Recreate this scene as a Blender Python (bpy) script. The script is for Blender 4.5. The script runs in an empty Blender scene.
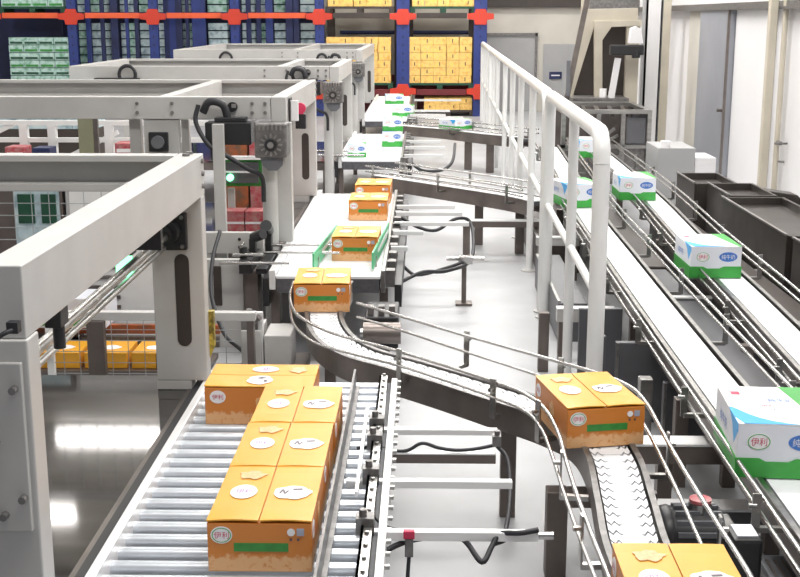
import bpy, bmesh, math, random
from mathutils import Vector, Matrix
random.seed(7)
R = math.radians
sc = bpy.context.scene
C = sc.collection

# ---------------------------------------------------------------- camera
CH = 2.4
TH, PS = R(12.7485), R(1.1175)
F = Vector((-math.sin(PS)*math.cos(TH), math.cos(PS)*math.cos(TH), -math.sin(TH)))
RV = Vector((math.cos(PS), math.sin(PS), 0)); UV = RV.cross(F)
cd = bpy.data.cameras.new('camera'); cam = bpy.data.objects.new('camera', cd); C.objects.link(cam)
cam.matrix_world = Matrix(((RV.x, UV.x, -F.x, 0), (RV.y, UV.y, -F.y, 0), (RV.z, UV.z, -F.z, CH), (0, 0, 0, 1)))
cd.sensor_width = 36; cd.lens = 36*1200/800; cd.clip_end = 200
sc.camera = cam
# ---------------------------------------------------------------- world, lamps, exposure
sc.view_settings.view_transform = 'Standard'; sc.view_settings.look = 'None'
sc.view_settings.gamma = 1; sc.view_settings.exposure = 0.0
w = bpy.data.worlds.new('world'); sc.world = w; w.use_nodes = True
w.node_tree.nodes['Background'].inputs[0].default_value = (0.93, 0.95, 1, 1)
w.node_tree.nodes['Background'].inputs[1].default_value = 0.28
def area(x, y, z, sx, sy, e, col=(1, .985, .96)):
    l = bpy.data.lights.new('area', 'AREA'); l.shape = 'RECTANGLE'; l.size = sx; l.size_y = sy; l.energy = e; l.color = col
    o = bpy.data.objects.new('overhead_light', l); C.objects.link(o); o.location = (x, y, z); return o
for yy, e in ((2.5, 370), (8.5, 420), (14.5, 440), (20.5, 470), (27, 420)):
    area(0.9, yy, 6.8, 4.5, 1.2, e)
    area(-9.5, yy, 6.8, 1.5, 1.2, e*.35)

# ---------------------------------------------------------------- helpers
def ray(x, y): return F + RV*((x-400)/1200) + UV*((288.5-y)/1200)
def PZ(x, y, z):
    d = ray(x, y); return Vector((0, 0, CH)) + d*((z-CH)/d.z)
def PY(x, y, Y):
    d = ray(x, y); return Vector((0, 0, CH)) + d*(Y/d.y)

class MB:
    def __init__(s): s.v = []; s.f = []; s.sm = []
    def add(s, vs, fs, smooth=False):
        n = len(s.v); s.v += [Vector(v) for v in vs]
        for f in fs: s.f.append([i+n for i in f]); s.sm.append(smooth)
        return s
    def box(s, x0, x1, y0, y1, z0, z1):
        return s.add([(x, y, z) for z in (z0, z1) for y in (y0, y1) for x in (x0, x1)],
                     [(0, 2, 3, 1), (4, 5, 7, 6), (0, 1, 5, 4), (2, 6, 7, 3), (0, 4, 6, 2), (1, 3, 7, 5)])
    def bar(s, a, b, wd, ht, up=(0, 0, 1)):
        a = Vector(a); b = Vector(b); d = (b-a).normalized(); up = Vector(up)
        if abs(d.dot(up)) > .98: up = Vector((0, 1, 0))
        r = d.cross(up).normalized(); u = r.cross(d)
        vs = [p + r*(i*wd/2) + u*(j*ht/2) for p in (a, b) for i, j in ((-1, -1), (1, -1), (1, 1), (-1, 1))]
        return s.add(vs, [(0, 1, 2, 3), (7, 6, 5, 4), (0, 4, 5, 1), (1, 5, 6, 2), (2, 6, 7, 3), (3, 7, 4, 0)])
    def tube(s, pts, r, n=10, close=False):
        pts = [Vector(p) for p in pts]; rings = []
        prev = None
        for i, p in enumerate(pts):
            d = (pts[min(i+1, len(pts)-1)] - pts[max(i-1, 0)]).normalized()
            if prev is None:
                u = Vector((0, 0, 1)) if abs(d.z) < .9 else Vector((0, 1, 0))
            else: u = prev
            a = d.cross(u).normalized(); u = a.cross(d).normalized(); prev = u
            rr = r[i] if isinstance(r, (list, tuple)) else r
            rings.append([p + a*math.cos(2*math.pi*k/n)*rr + u*math.sin(2*math.pi*k/n)*rr for k in range(n)])
        vs = [v for g in rings for v in g]
        fs = [(i*n+k, i*n+(k+1) % n, (i+1)*n+(k+1) % n, (i+1)*n+k) for i in range(len(pts)-1) for k in range(n)]
        s.add(vs, fs, True)
        s.add(rings[0], [tuple(range(n))[::-1]]); s.add(rings[-1], [tuple(range(n))])
        return s
    def cyl(s, a, b, r, n=16): return s.tube([a, b], r, n)
    def prism(s, poly, a, b, axis='z'):
        # poly 2D, extruded from a to b along axis
        def m(p, t):
            return (p[0], p[1], t) if axis == 'z' else (p[0], t, p[1]) if axis == 'y' else (t, p[0], p[1])
        n = len(poly)
        return s.add([m(p, a) for p in poly] + [m(p, b) for p in poly],
                     [tuple(range(n))[::-1], tuple(range(n, 2*n))] + [(i, (i+1) % n, n+(i+1) % n, n+i) for i in range(n)])
    def sweep(s, path, prof, z, smooth=False):
        # closed profile [(offset, dz)] swept along an XY path
        fr = frames(path); n = len(prof)
        vs = [(p.x+q.x*o, p.y+q.y*o, z+dz) for p, q in fr for o, dz in prof]
        fs = [(i*n+k, (i+1)*n+k, (i+1)*n+(k+1) % n, i*n+(k+1) % n) for i in range(len(fr)-1) for k in range(n)]
        s.add(vs, fs, smooth)
        m = (len(fr)-1)*n
        s.add(vs[:n], [tuple(range(n))]); s.add(vs[m:], [tuple(range(n))[::-1]])
        return s
    def build(s, name, mat, parent=None, bevel=0, subsurf=0):
        o0 = ORG.get(parent.name, Vector()) if parent else Vector()
        me = bpy.data.meshes.new(name); me.from_pydata([v-o0 for v in s.v], [], s.f)
        me.polygons.foreach_set('use_smooth', s.sm)
        me.update()
        b = bmesh.new(); b.from_mesh(me); bmesh.ops.recalc_face_normals(b, faces=b.faces); b.to_mesh(me); b.free()
        me.materials.append(mat)
        o = bpy.data.objects.new(name, me); C.objects.link(o)
        if parent: o.parent = parent; ORG[o.name] = o0
        if bevel:
            m = o.modifiers.new('b', 'BEVEL'); m.width = bevel; m.segments = 2; m.limit_method = 'ANGLE'; m.harden_normals = False
        return o
ORG = {}
def offs(path, d):
    return [Vector((p.x+q.x*d, p.y+q.y*d, 0)) for p, q in frames(path)]
def frames(path):
    out = []
    for i, p in enumerate(path):
        t = Vector(path[min(i+1, len(path)-1)]) - Vector(path[max(i-1, 0)])
        t = Vector((t.x, t.y, 0)).normalized()
        out.append((Vector((p[0], p[1], 0)), Vector((-t.y, t.x, 0))))   # q points to the LEFT of travel
    return out
def smooth(pts, n=8):
    pts = [Vector((p[0], p[1], p[2] if len(p) > 2 else 0)) for p in pts]; out = []
    P = [pts[0]*2-pts[1]] + pts + [pts[-1]*2-pts[-2]]
    for i in range(1, len(P)-2):
        for k in range(n):
            t = k/n; a, b, c, d = P[i-1:i+3]
            out.append(.5*((2*b)+(c-a)*t+(2*a-5*b+4*c-d)*t*t+(3*b-a-3*c+d)*t**3))
    out.append(pts[-1]); return out
def bolts(parent, lst, mt, n=8, name='bolt'):
    o0 = ORG[parent.name]; cache = {}
    for a, b_, r in lst:
        a = Vector(a); d = Vector(b_)-a; k = (round(d.x, 4), round(d.y, 4), round(d.z, 4), r)
        if k not in cache:
            o = MB().cyl(o0, o0+d, r, n).build(name, M[mt], parent); cache[k] = o.data
        else:
            o = bpy.data.objects.new(name, cache[k]); C.objects.link(o); o.parent = parent
        o.location = a-o0
def tag(o, label, cat, group=None, kind=None):
    o['label'] = label; o['category'] = cat
    if group: o['group'] = group
    if kind: o['kind'] = kind
    return o
def thing(name, label, cat, loc=(0, 0, 0), group=None):
    o = bpy.data.objects.new(name, None); C.objects.link(o); o.location = loc; o.empty_display_size = .1
    ORG[o.name] = Vector(loc); return tag(o, label, cat, group)
def struct(name, mb, mat, bevel=0):
    o = mb.build(name, mat, None, bevel); o['kind'] = 'structure'; return o
KIDS = {}
def dup(root, loc, rz=0, label=None, group=None, scale=None):
    r = root.copy(); C.objects.link(r); r.location = loc; r.rotation_euler = (0, 0, rz)
    if scale: r.scale = scale
    if label: r['label'] = label
    if group: r['group'] = group
    for ch in KIDS.get(root.name) or list(root.children):
        c = ch.copy(); C.objects.link(c); c.parent = r
        for g in ch.children:
            d = g.copy(); C.objects.link(d); d.parent = c
    return r

# ---------------------------------------------------------------- materials
def mat(name, col, rough=.5, metal=0, noise=0, nscale=8, spec=.5, col2=None, emit=0, bump=0, stretch=None, coat=0):
    m = bpy.data.materials.new(name); m.use_nodes = True; nt = m.node_tree; b = nt.nodes['Principled BSDF']
    b.inputs['Base Color'].default_value = (*col, 1); b.inputs['Roughness'].default_value = rough
    b.inputs['Metallic'].default_value = metal; b.inputs['Specular IOR Level'].default_value = spec
    b.inputs['Coat Weight'].default_value = coat
    if emit:
        b.inputs['Emission Color'].default_value = (*col, 1); b.inputs['Emission Strength'].default_value = emit
    tc = nt.nodes.new('ShaderNodeTexCoord'); mp = nt.nodes.new('ShaderNodeMapping')
    nt.links.new(tc.outputs['Object'], mp.inputs[0])
    if stretch: mp.inputs['Scale'].default_value = stretch
    nz = nt.nodes.new('ShaderNodeTexNoise'); nz.inputs['Scale'].default_value = nscale; nz.inputs['Detail'].default_value = 6
    nt.links.new(mp.outputs[0], nz.inputs[0])
    if noise or col2:
        cr = nt.nodes.new('ShaderNodeValToRGB'); nt.links.new(nz.outputs[0], cr.inputs[0])
        c2 = col2 or tuple(c*(1-noise) for c in col)
        cr.color_ramp.elements[0].position = .35; cr.color_ramp.elements[1].position = .65
        cr.color_ramp.elements[0].color = (*c2, 1); cr.color_ramp.elements[1].color = (*col, 1)
        nt.links.new(cr.outputs[0], b.inputs['Base Color'])
    if bump:
        bp = nt.nodes.new('ShaderNodeBump'); bp.inputs['Strength'].default_value = bump; bp.inputs['Distance'].default_value = .01
        nt.links.new(nz.outputs[0], bp.inputs['Height']); nt.links.new(bp.outputs[0], b.inputs['Normal'])
    return m
M = {}
M['paint'] = mat('grey_white_paint', (.52, .51, .495), .38, 0, .08, 5)
M['paint2'] = mat('rail_white_paint', (.80, .80, .79), .32, 0, .05, 5)
M['floor'] = mat('floor_epoxy', (.44, .445, .46), .45, 0, .14, 1.6)
M['steel'] = mat('stainless', (.50, .49, .47), .28, 1, .25, 3, stretch=(1, 8, 8))
M['bsteel'] = mat('bright_stainless', (.56, .55, .54), .25, 1, .1, 6)
M['dsteel'] = mat('dark_stainless', (.23, .20, .185), .40, .75, .3, 4)
M['brown'] = mat('brown_steel', (.19, .16, .145), .42, .6, .25, 5)
M['table'] = mat('table_steel', (.21, .20, .195), .06, .9, .45, 2.2, bump=0, stretch=(.6, 3, 1))
M['belt'] = mat('white_belt', (.82, .83, .85), .45)
M['belt_dark'] = mat('belt_bed', (.10, .10, .11), .6, 0, .3, 30)
M['roller'] = mat('zinc_roller', (.74, .78, .84), .34, .55, .12, 12)
M['black'] = mat('black_plastic', (.016, .016, .018), .45)
M['rubber'] = mat('cable_rubber', (.02, .02, .024), .55)
M['grey'] = mat('grey_plastic', (.15, .155, .17), .5, 0, .15, 5)
M['cast'] = mat('cast_aluminium', (.25, .24, .235), .45, .7, .35, 20)
M['whitebar'] = mat('white_bar', (.80, .80, .80), .3, .2)
M['amber'] = mat('amber_card', (.76, .36, .025), .42, 0, .10, 4)
M['blue'] = mat('rack_blue', (.020, .04, .20), .45, 0, .25, 3)
M['dblue'] = mat('rack_dark_blue', (.012, .02, .09), .5, 0, .25, 3)
M['red'] = mat('beam_red', (.62, .045, .02), .45, 0, .15, 3)
M['orange'] = mat('beam_orange', (.75, .11, .035), .45, 0, .1, 3)
M['dred'] = mat('dark_red', (.16, .015, .02), .5, 0, .2, 3)
M['greenp'] = mat('pallet_green', (.010, .075, .04), .5, 0, .3, 6)
M['green'] = mat('print_green', (.05, .38, .06), .45, 0, .12, 10)
M['dgreen'] = mat('handle_green', (.04, .28, .045), .5, 0, .3, 25)
M['wgreen'] = mat('guide_green', (.10, .50, .25), .4)
M['white'] = mat('print_white', (.80, .79, .80), .45)
M['card'] = mat('white_card', (.74, .76, .82), .42, 0, .04, 6)
M['peach'] = mat('print_peach', (.80, .48, .22), .45, 0, .3, 60)
M['lredink'] = mat('red_ink', (.55, .03, .09), .5)
M['inkp'] = mat('purple_ink', (.30, .10, .35), .5)
M['inkd'] = mat('dark_ink', (.10, .07, .09), .5)
M['inkb'] = mat('blue_ink', (.06, .20, .62), .45, 0, .2, 40)
M['cyan'] = mat('wave_blue', (.02, .36, .80), .4)
M['pgrey'] = mat('grey_print', (.35, .37, .45), .5)
M['wallw'] = mat('white_wall_panel', (.76, .75, .76), .45, 0, .05, .8)
M['wallc'] = mat('cream_wall', (.60, .57, .51), .55, 0, .10, 1.2)
M['wallg'] = mat('grey_blue_panel', (.30, .31, .345), .4, 0, .15, 1)
M['cream'] = mat('cream_pipe', (.55, .50, .41), .42, 0, .15, 2)
M['doorg'] = mat('grey_door', (.38, .38, .385), .5, 0, .08, 2)
M['vdark'] = mat('dark_brown_panel', (.055, .042, .036), .5, 0, .3, 2)
M['tank'] = mat('weathered_bin', (.085, .075, .068), .38, .5, .4, 3)
M['panel'] = mat('grey_panel', (.12, .12, .13), .42, .2, .15, 2)
M['olive'] = mat('olive_paint', (.25, .25, .16), .5, 0, .1, 3)
M['wire'] = mat('wire', (.42, .44, .45), .4, .5)
M['lampg'] = mat('lit_green', (.25, 1, .5), .4, emit=3)
M['lampw'] = mat('lit_tube', (1, .98, .95), .4, emit=24)
M['redcard'] = mat('red_card', (.42, .04, .06), .5, 0, 0, 18, col2=(.45, .22, .21))
M['orangecard'] = mat('orange_card', (.42, .10, .03), .5, 0, 0, 12, col2=(.15, .08, .05))
M['yellowtag'] = mat('hazard_tape', (.55, .42, .06), .5, 0, .8, 40)
def stack_mat(name, a, b, c, sc_=9):
    m = mat(name, a, .45, 0, 0, sc_, col2=b); cr = [n for n in m.node_tree.nodes if n.type == 'VALTORGB'][0]
    e = cr.color_ramp.elements.new(.5); e.color = (*c, 1); cr.color_ramp.elements[0].position = .3; return m
M['ycard'] = stack_mat('yellow_carton', (.86, .55, .11), (.66, .33, .05), (.78, .52, .17), 11)
M['gcard'] = stack_mat('pale_green_carton', (.50, .66, .62), (.10, .28, .16), (.38, .56, .52), 9)
M['gcard2'] = stack_mat('pale_blue_carton', (.58, .68, .70), (.18, .28, .34), (.48, .60, .64), 9)
# orange carton side: browner print, further darkened in colour as shaded faces; paler printed froth band low down
def side_mat():
    m = mat('orange_card_side', (.62, .205, .03), .45); nt = m.node_tree; b = nt.nodes['Principled BSDF']
    tc = nt.nodes.new('ShaderNodeTexCoord'); sx = nt.nodes.new('ShaderNodeSeparateXYZ'); nt.links.new(tc.outputs['Object'], sx.inputs[0])
    nz = nt.nodes.new('ShaderNodeTexNoise'); nz.inputs['Scale'].default_value = 60; nz.inputs['Detail'].default_value = 3
    nt.links.new(tc.outputs['Object'], nz.inputs[0])
    mr = nt.nodes.new('ShaderNodeMapRange'); mr.inputs[1].default_value = .085; mr.inputs[2].default_value = .045; mr.inputs[3].default_value = -.25; mr.inputs[4].default_value = .45
    nt.links.new(sx.outputs[2], mr.inputs[0])
    ad = nt.nodes.new('ShaderNodeMath'); ad.operation = 'ADD'; nt.links.new(nz.outputs[0], ad.inputs[0]); nt.links.new(mr.outputs[0], ad.inputs[1])
    cr = nt.nodes.new('ShaderNodeValToRGB'); nt.links.new(ad.outputs[0], cr.inputs[0])
    cr.color_ramp.elements[0].position = .66; cr.color_ramp.elements[0].color = (.60, .20, .028, 1)
    cr.color_ramp.elements[1].position = .90; cr.color_ramp.elements[1].color = (.74, .42, .20, 1)
    nt.links.new(cr.outputs[0], b.inputs['Base Color']); return m
M['oside'] = side_mat()

# ---------------------------------------------------------------- lettering
def glyphs(body, h, depth=.0006):
    cu = bpy.data.curves.new('t', 'FONT'); cu.body = body; cu.size = 1; cu.align_x = 'CENTER'; cu.align_y = 'CENTER'; cu.resolution_u = 2
    o = bpy.data.objects.new('t', cu); C.objects.link(o); bpy.context.view_layer.update()
    me = bpy.data.meshes.new_from_object(o.evaluated_get(bpy.context.evaluated_depsgraph_get()))
    vs = [v.co.copy() for v in me.vertices]; fs = [tuple(p.vertices) for p in me.polygons]
    bpy.data.objects.remove(o); bpy.data.curves.remove(cu); bpy.data.meshes.remove(me)
    cx = (min(v.x for v in vs)+max(v.x for v in vs))/2; cy = (min(v.y for v in vs)+max(v.y for v in vs))/2
    H = max(v.y for v in vs)-min(v.y for v in vs)
    return [((v.x-cx)/H*h, (v.y-cy)/H*h) for v in vs], fs
def letter(body, h, o, ux, uy, mb=None, sx=1):
    mb = mb or MB(); vs, fs = glyphs(body, h); o = Vector(o); ux = Vector(ux); uy = Vector(uy)
    return mb.add([o+ux*(a*sx)+uy*b for a, b in vs], fs)
def oval(o, ux, uy, a, b, n=28, mb=None, wob=0, t=.0012):
    mb = mb or MB(); o = Vector(o); ux = Vector(ux); uy = Vector(uy); nn = ux.cross(uy).normalized()
    pts = []
    for k in range(n):
        th = 2*math.pi*k/n; r = 1+wob*math.sin(5*th+1)+wob*.7*math.sin(8*th)
        pts.append(o+ux*(a*math.cos(th)*r)+uy*(b*math.sin(th)*r))
    return mb.add([p-nn*.0005 for p in pts]+[p+nn*t for p in pts], [tuple(range(n))[::-1], tuple(range(n, 2*n))]+[(i, (i+1) % n, n+(i+1) % n, n+i) for i in range(n)])
def ring(o, ux, uy, a, b, wdt, n=28, t=.002):
    mb = MB(); o = Vector(o); ux = Vector(ux); uy = Vector(uy); nn = ux.cross(uy).normalized(); vs = []
    for k in range(n):
        th = 2*math.pi*k/n
        for rr in (1, 1-wdt): vs.append(o+ux*(a*math.cos(th)*rr)+uy*(b*math.sin(th)*rr)+nn*t)
    return mb.add(vs, [(2*k, 2*((k+1) % n), 2*((k+1) % n)+1, 2*k+1) for k in range(n)])
X_, Y_, Z_ = Vector((1, 0, 0)), Vector((0, 1, 0)), Vector((0, 0, 1))

# ================================================================ SETTING
struct('floor', MB().box(-12, 5.5, -1, 33, -.1, 0), M['floor'])
WX = 4.55
struct('wall_right', MB().box(WX, WX+.15, 3, 31.6, 0, 7.2), M['wallw'])
struct('wall_left', MB().box(-12.15, -12, -1, 31.6, 0, 7.2), M['wallc'])
struct('ceiling', MB().box(-12.15, WX+.15, -1, 31.75, 7.2, 7.3), M['wallc'])
struct('wall_back', MB().box(-12, WX+.15, 31.6, 31.75, 0, 7.2), M['wallc'])
struct('baseboard_right', MB().box(WX-.02, WX, 3, 31.6, 0, .16), M['doorg'])
# long dark rail running along the top of the right wall's cladding
struct('trim_1', MB().box(WX-.10, WX, 8, 31.5, 2.52, 2.60).box(WX-.16, WX-.10, 8, 31.5, 2.50, 2.53), M['cast'])
struct('trim_2', MB().box(1.2, WX, 31.42, 31.6, 2.64, 2.95), M['vdark'])
# cladding panels on the right wall (white, grey-blue sliding door, cream column)
struct('trim_3', MB().box(WX-.05, WX, 19.9, 20.9, 0, 2.52), M['wallc'])
struct('trim_4', MB().box(WX-.10, WX, 23.3, 24.0, 0, 2.52), M['cream'])
d = MB().box(WX-.12, WX-.04, 17.85, 19.80, 0.02, 2.50)
dr = struct('door_1', d, M['wallg']); 
MB().cyl((WX-.20, 18.05, 1.05), (WX-.12, 18.05, 1.05), .025).box(WX-.15, WX-.12, 17.86, 17.92, .02, 2.5).build('door_handle', M['dsteel'], dr)
struct('trim_5', MB().box(WX-.05, WX-.01, 16.0, 17.80, .02, 2.5), M['wallw'])
struct('trim_6', MB().box(WX-.09, WX-.01, 15.9, 16.0, .0, 2.5), M['dsteel'])
# back wall door, with its leaf and sign
dm = MB().box(1.62, 2.86, 31.56, 31.6, 0, 1.93)
struct('door_2', dm, M['doorg'])
dm = MB(); dm.box(1.56, 1.62, 31.5, 31.6, 0, 2.0).box(2.86, 2.92, 31.5, 31.6, 0, 2.0).box(1.56, 2.92, 31.5, 31.6, 1.93, 2.0)
struct('trim_7', dm, M['cast'])
struct('door_3', MB().box(3.08, 3.95, 31.55, 31.6, 0, 1.72), M['doorg'])
sg = MB().box(3.24, 3.56, 31.50, 31.54, .84, 1.02).build('wall_sign', M['dblue'])
tag(sg, 'small blue rectangular sign on the grey door panel of the back wall', 'sign')
MB().box(3.29, 3.51, 31.494, 31.50, .915, .945).build('sign_stripe', M['white'], sg)
# cream pipe column with its valve stubs
t = thing('wall_pipe', 'cream vertical pipe column standing on a dark base before the right wall', 'pipe', (4.40, 15.3, 0))
MB().box(4.27, 4.37, 15.27, 15.38, .22, 2.62).build('duct', M['cream'], t, .01)
MB().cyl((4.46, 15.27, .1), (4.46, 15.27, 2.62), .035).build('pipe', M['cream'], t)
MB().box(4.2, 4.54, 15.12, 15.5, .06, .12).box(4.25, 4.40, 15.22, 15.42, .12, .22).box(4.2, 4.26, 15.13, 15.49, 0, .06).box(4.46, 4.52, 15.13, 15.49, 0, .06).build('base', M['vdark'], t)
MB().cyl((4.46, 15.27, .86), (4.46, 15.1, .86), .025).cyl((4.38, 15.1, .86), (4.54, 15.1, .86), .014).build('valve', M['cast'], t)
MB().cyl((4.46, 15.27, .62), (4.55, 15.2, .62), .014).build('stub_pipe', M['cast'], t)

# ================================================================ CARTONS
OW, OL, OH = .345, .488, .18
def orange_carton():
    t = thing('orange_carton', '', 'carton')
    MB().box(-OW/2, OW/2, -OL/2, OL/2, 0, OH-.006).build('carton_body', M['oside'], t, .004)
    h = OH-.0045
    for s, x0, x1 in ((-1, -OW/2-.001, -.0025), (1, .0025, OW/2+.001)):
        m = MB(); n = 7; vs = []      # flap with a slightly lifted, bowed end edge
        for j in range(9):
            y = -OL/2-.001+(OL+.002)*j/8; lift = .007*max(0, 1-j/2)+.003*max(0, (j-7))
            for i in range(n):
                u = i/(n-1); x = x0+(x1-x0)*u; uu = u if s < 0 else 1-u
                b = lift*(.25+.75*math.sin(math.pi*min(1, uu*.8+.05)))
                vs.append((x, y, h+b+.0055))
        k = len(vs); vs += [(a, b_, c-.005) for a, b_, c in vs]
        fs = [(j*n+i, j*n+i+1, (j+1)*n+i+1, (j+1)*n+i) for j in range(8) for i in range(n-1)]
        fs += [tuple(q+k for q in f[::-1]) for f in fs]
        rim = [i for i in range(n)]+[j*n+n-1 for j in range(1, 9)]+[8*n+i for i in range(n-2, -1, -1)]+[j*n for j in range(7, 0, -1)]
        fs += [(a, b_, b_+k, a+k) for a, b_ in zip(rim, rim[1:]+rim[:1])]
        m.add(vs, fs).build('top_flap', M['amber'], t)
    zt = OH+.0035; fy = -OL/2-.001
    e = oval((-.085, .0, zt), X_, Y_, .047, .062).build('top_emblem', M['white'], t)
    letter('伊利', .048, (-.085, .0, zt+.0018), X_*.55, Y_).build('emblem_lettering', M['inkp'], e)
    ring((-.085, 0, zt), X_, Y_, .040, .052, .06).build('emblem_ring', M['pgrey'], e)
    e = oval((.085, -.005, zt), X_, Y_, .066, .058, mb=None, wob=.05).build('top_label', M['white'], t)
    m = MB().bar((.042, -.016, zt+.0015), (.050, .020, zt+.0015), .007, .001).bar((.050, .020, zt+.0015), (.060, -.018, zt+.0015), .007, .001).bar((.060, -.018, zt+.0015), (.070, .010, zt+.0015), .007, .001)
    m.bar((.085, .020, zt+.0015), (.118, .024, zt+.0015), .014, .001)
    m.build('label_scribble', M['inkd'], e)
    oval((-.075, .155, zt), X_, Y_, .046, .038, wob=.14).build('froth_print', M['peach'], t)
    e = oval((-.125, fy, .132), X_, Z_, .036, .030, t=.0015)
    e = e.build('front_emblem', M['white'], t)
    ring((-.125, fy, .132), X_, Z_, .032, .026, .10, t=.0022).build('emblem_ring', M['green'], e)
    letter('伊利', .024, (-.125, fy-.0024, .132), X_, Z_).build('emblem_lettering', M['lredink'], e)
    MB().box(-.085, .095, fy-.001, fy+.002, .074, .104).build('handle_strip', M['dgreen'], t)
    oval((.105, fy, .143), X_, Z_, .013, .013, t=.0015).build('quality_badge', M['white'], t)
    MB().box(.124, .148, fy-.0015, fy+.001, .131, .156).build('quality_label', M['pgrey'], t)
    m = MB().box(.100, .108, fy-.0012, fy+.001, .113, .121).box(.124, .132, fy-.0012, fy+.001, .113, .121)
    m.build('handling_symbol', M['inkd'], t)
    for sx in (-1, 1):
        xs = sx*(OW/2+.001)
        u = Y_*(-1) if sx < 0 else Y_
        oval((xs, .02*sx, .09), u, Z_, .035, .05, t=.0013, wob=.08).build('side_print', M['peach'], t)
        e = oval((xs, -.185*sx, .130), u, Z_, .036, .030, t=.0013).build('side_emblem', M['white'], t)
        letter('伊利', .024, (xs+sx*.0022, -.185*sx, .130), u, Z_).build('emblem_lettering', M['lredink'], e)
    return t
oc = orange_carton()
OG = 'orange milk cartons on the conveyors'
ZR = .604
def oput(x, y, rz, label, z=ZR, first=[True]):
    if first[0]:
        first[0] = False; oc.location = (x, y, z); oc.rotation_euler = (0, 0, rz); oc['label'] = label; oc['group'] = OG; return oc
    return dup(oc, (x, y, z), rz, label, OG)
oput(-.535, 3.665+OL/2, 0, 'nearest orange carton of the roller row, its green handle strip in view')
oput(-.535, 4.155+OL/2, 0, 'orange carton in the middle of the row of three on the silver rollers')
oput(-.53, 4.645+OL/2, 0, 'orange carton at the far end of the row of three, touching the crosswise carton')
oput(-.735, 5.135+OW/2+.003, R(0)-math.pi/2, 'orange carton lying crosswise at the far left end of the roller bed')
oput(.738, 5.12, R(11), 'orange carton riding round the bend of the chain conveyor between the guide rails', .604)
oput(.772, 3.27, R(0), 'orange carton cut off by the bottom edge, at the near end of the chain conveyor', .604)
oput(-.638, 7.50, R(2), 'orange carton standing where the curved conveyor begins, in front of the green guides', .604)
oput(-.505, 9.03, R(-1), 'orange carton between two green guide strips on the wide white belt', .62)
oput(-.495, 10.86, R(0), 'orange carton in front of the rearmost pair on the wide white belt', .62)
oput(-.49, 11.86, R(-1), 'rearmost orange carton on the wide white belt, behind its twin', .62)

WW, WL, WH = .40, .50, .225
WS = .89
def white_carton():
    t = thing('milk_carton', '', 'carton')
    MB().box(-WW/2, WW/2, -WL/2, WL/2, .002, WH-.006).build('carton_body', M['card'], t, .004)
    zt = WH; fy = -WL/2
    m = MB()
    m.box(-WW/2, -.002, -WL/2, WL/2, WH-.0062, WH-.001).box(.002, WW/2, -WL/2, WL/2, WH-.0062, WH-.001)
    m.build('top_flap', M['white'], t)
    MB().prism([(.175, -WL/2), (WW/2+.0005, -WL/2), (WW/2+.0005, WL/2), (.09, WL/2)], zt-.0012, zt+.0006).build('green_band', M['green'], t)
    m = MB()   # tray of green card round the foot, with a dipped front edge
    tw, tl = WW/2+.004, WL/2+.004
    m.prism([(-tw, 0), (tw, 0), (tw, .082), (.06, .082), (.03, .068), (-.07, .068), (-.10, .082), (-tw, .082)], -tl, -tl+.003, 'y')
    m.prism([(-tw, 0), (tw, 0), (tw, .082), (-tw, .082)], tl-.003, tl, 'y')
    m.box(-tw, -tw+.003, -tl, tl, 0, .082).box(tw-.003, tw, -tl, tl, 0, .082)
    m.build('green_tray', M['green'], t)
    pts = [(-WW/2+.015, -.045), (-.165, -.075), (-.13, -.13), (-.09, -.175), (-.04, -.21), (.02, -.235), (.07, -.2495), (-.02, -.2495), (-.10, -.2495), (-WW/2+.03, -.2495), (-WW/2, -.16), (-WW/2, -.04)]
    MB().prism(pts, zt-.0012, zt+.0006).build('wave_print', M['cyan'], t)
    MB().prism([(-.25, .19), (-.25, .225), (-.06, .225), (-.13, .19), (-.18, .12)], -WW/2-.0008, -WW/2+.001, 'x').build('side_wave_print', M['cyan'], t)
    e = oval((-.105, fy, .150), X_, Z_, .052, .034, t=.0012).build('front_emblem', M['white'], t)
    ring((-.105, fy, .150), X_, Z_, .050, .033, .09).build('emblem_ring', M['green'], e)
    letter('伊利', .034, (-.105, fy-.0022, .150), X_, Z_).build('emblem_lettering', M['lredink'], e)
    e = oval((-.02, -.02, zt), X_, Y_, .048, .040, t=.0006).build('top_emblem', M['white'], t)
    ring((-.02, -.02, zt), X_, Y_, .046, .038, .07, t=.001).build('emblem_ring', M['pgrey'], e)
    letter('伊利', .030, (-.02, -.02, zt+.0012), X_, Y_).build('emblem_lettering', M['lredink'], e)
    e = oval((.095, fy, .150), X_, Z_, .072, .034, t=.0012).build('front_panel', M['inkb'], t)
    letter('纯牛奶', .034, (.095, fy-.0022, .150), X_, Z_).build('front_lettering', M['white'], e)
    letter('纯牛奶', .045, (.055, .06, zt+.0012), X_*.8, Y_).build('top_lettering', M['inkb'], t)
    letter('纯牛奶', .050, (-WW/2-.0012, .06, .14), Y_*-1, Z_).build('side_lettering', M['inkb'], t)
    MB().box(-.155, -.115, .13, .17, zt-.001, zt+.0006).build('top_stamp', M['lredink'], t)
    return t
wc = white_carton()
WG = 'white and green milk cartons on the conveyors'
ZW = .606
def wput(x, y, rz, label, z=ZW, first=[True], s=None):
    if first[0]:
        first[0] = False; wc.location = (x, y, z); wc.rotation_euler = (0, 0, rz); wc.scale = (WS, 1, 1); wc['label'] = label; wc['group'] = WG; return wc
    return dup(wc, (x, y, z), rz, label, WG, s)
wput(1.447, 4.78, R(-4), 'white milk carton with a blue wave and green tray, nearest one at the right edge')
wput(2.055, 8.56, R(1), 'white milk carton on the right outer belt, beside the dark bins')
wput(2.150, 12.24, R(0), 'white milk carton farther up the outer belt, just right of the railing end')
wput(1.50, 11.75, R(12), 'white milk carton on the inner belt, seen behind the last two railing posts')
wput(2.21, 16.0, R(2), 'smallest white and green milk carton before the steel hopper frame')
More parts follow.
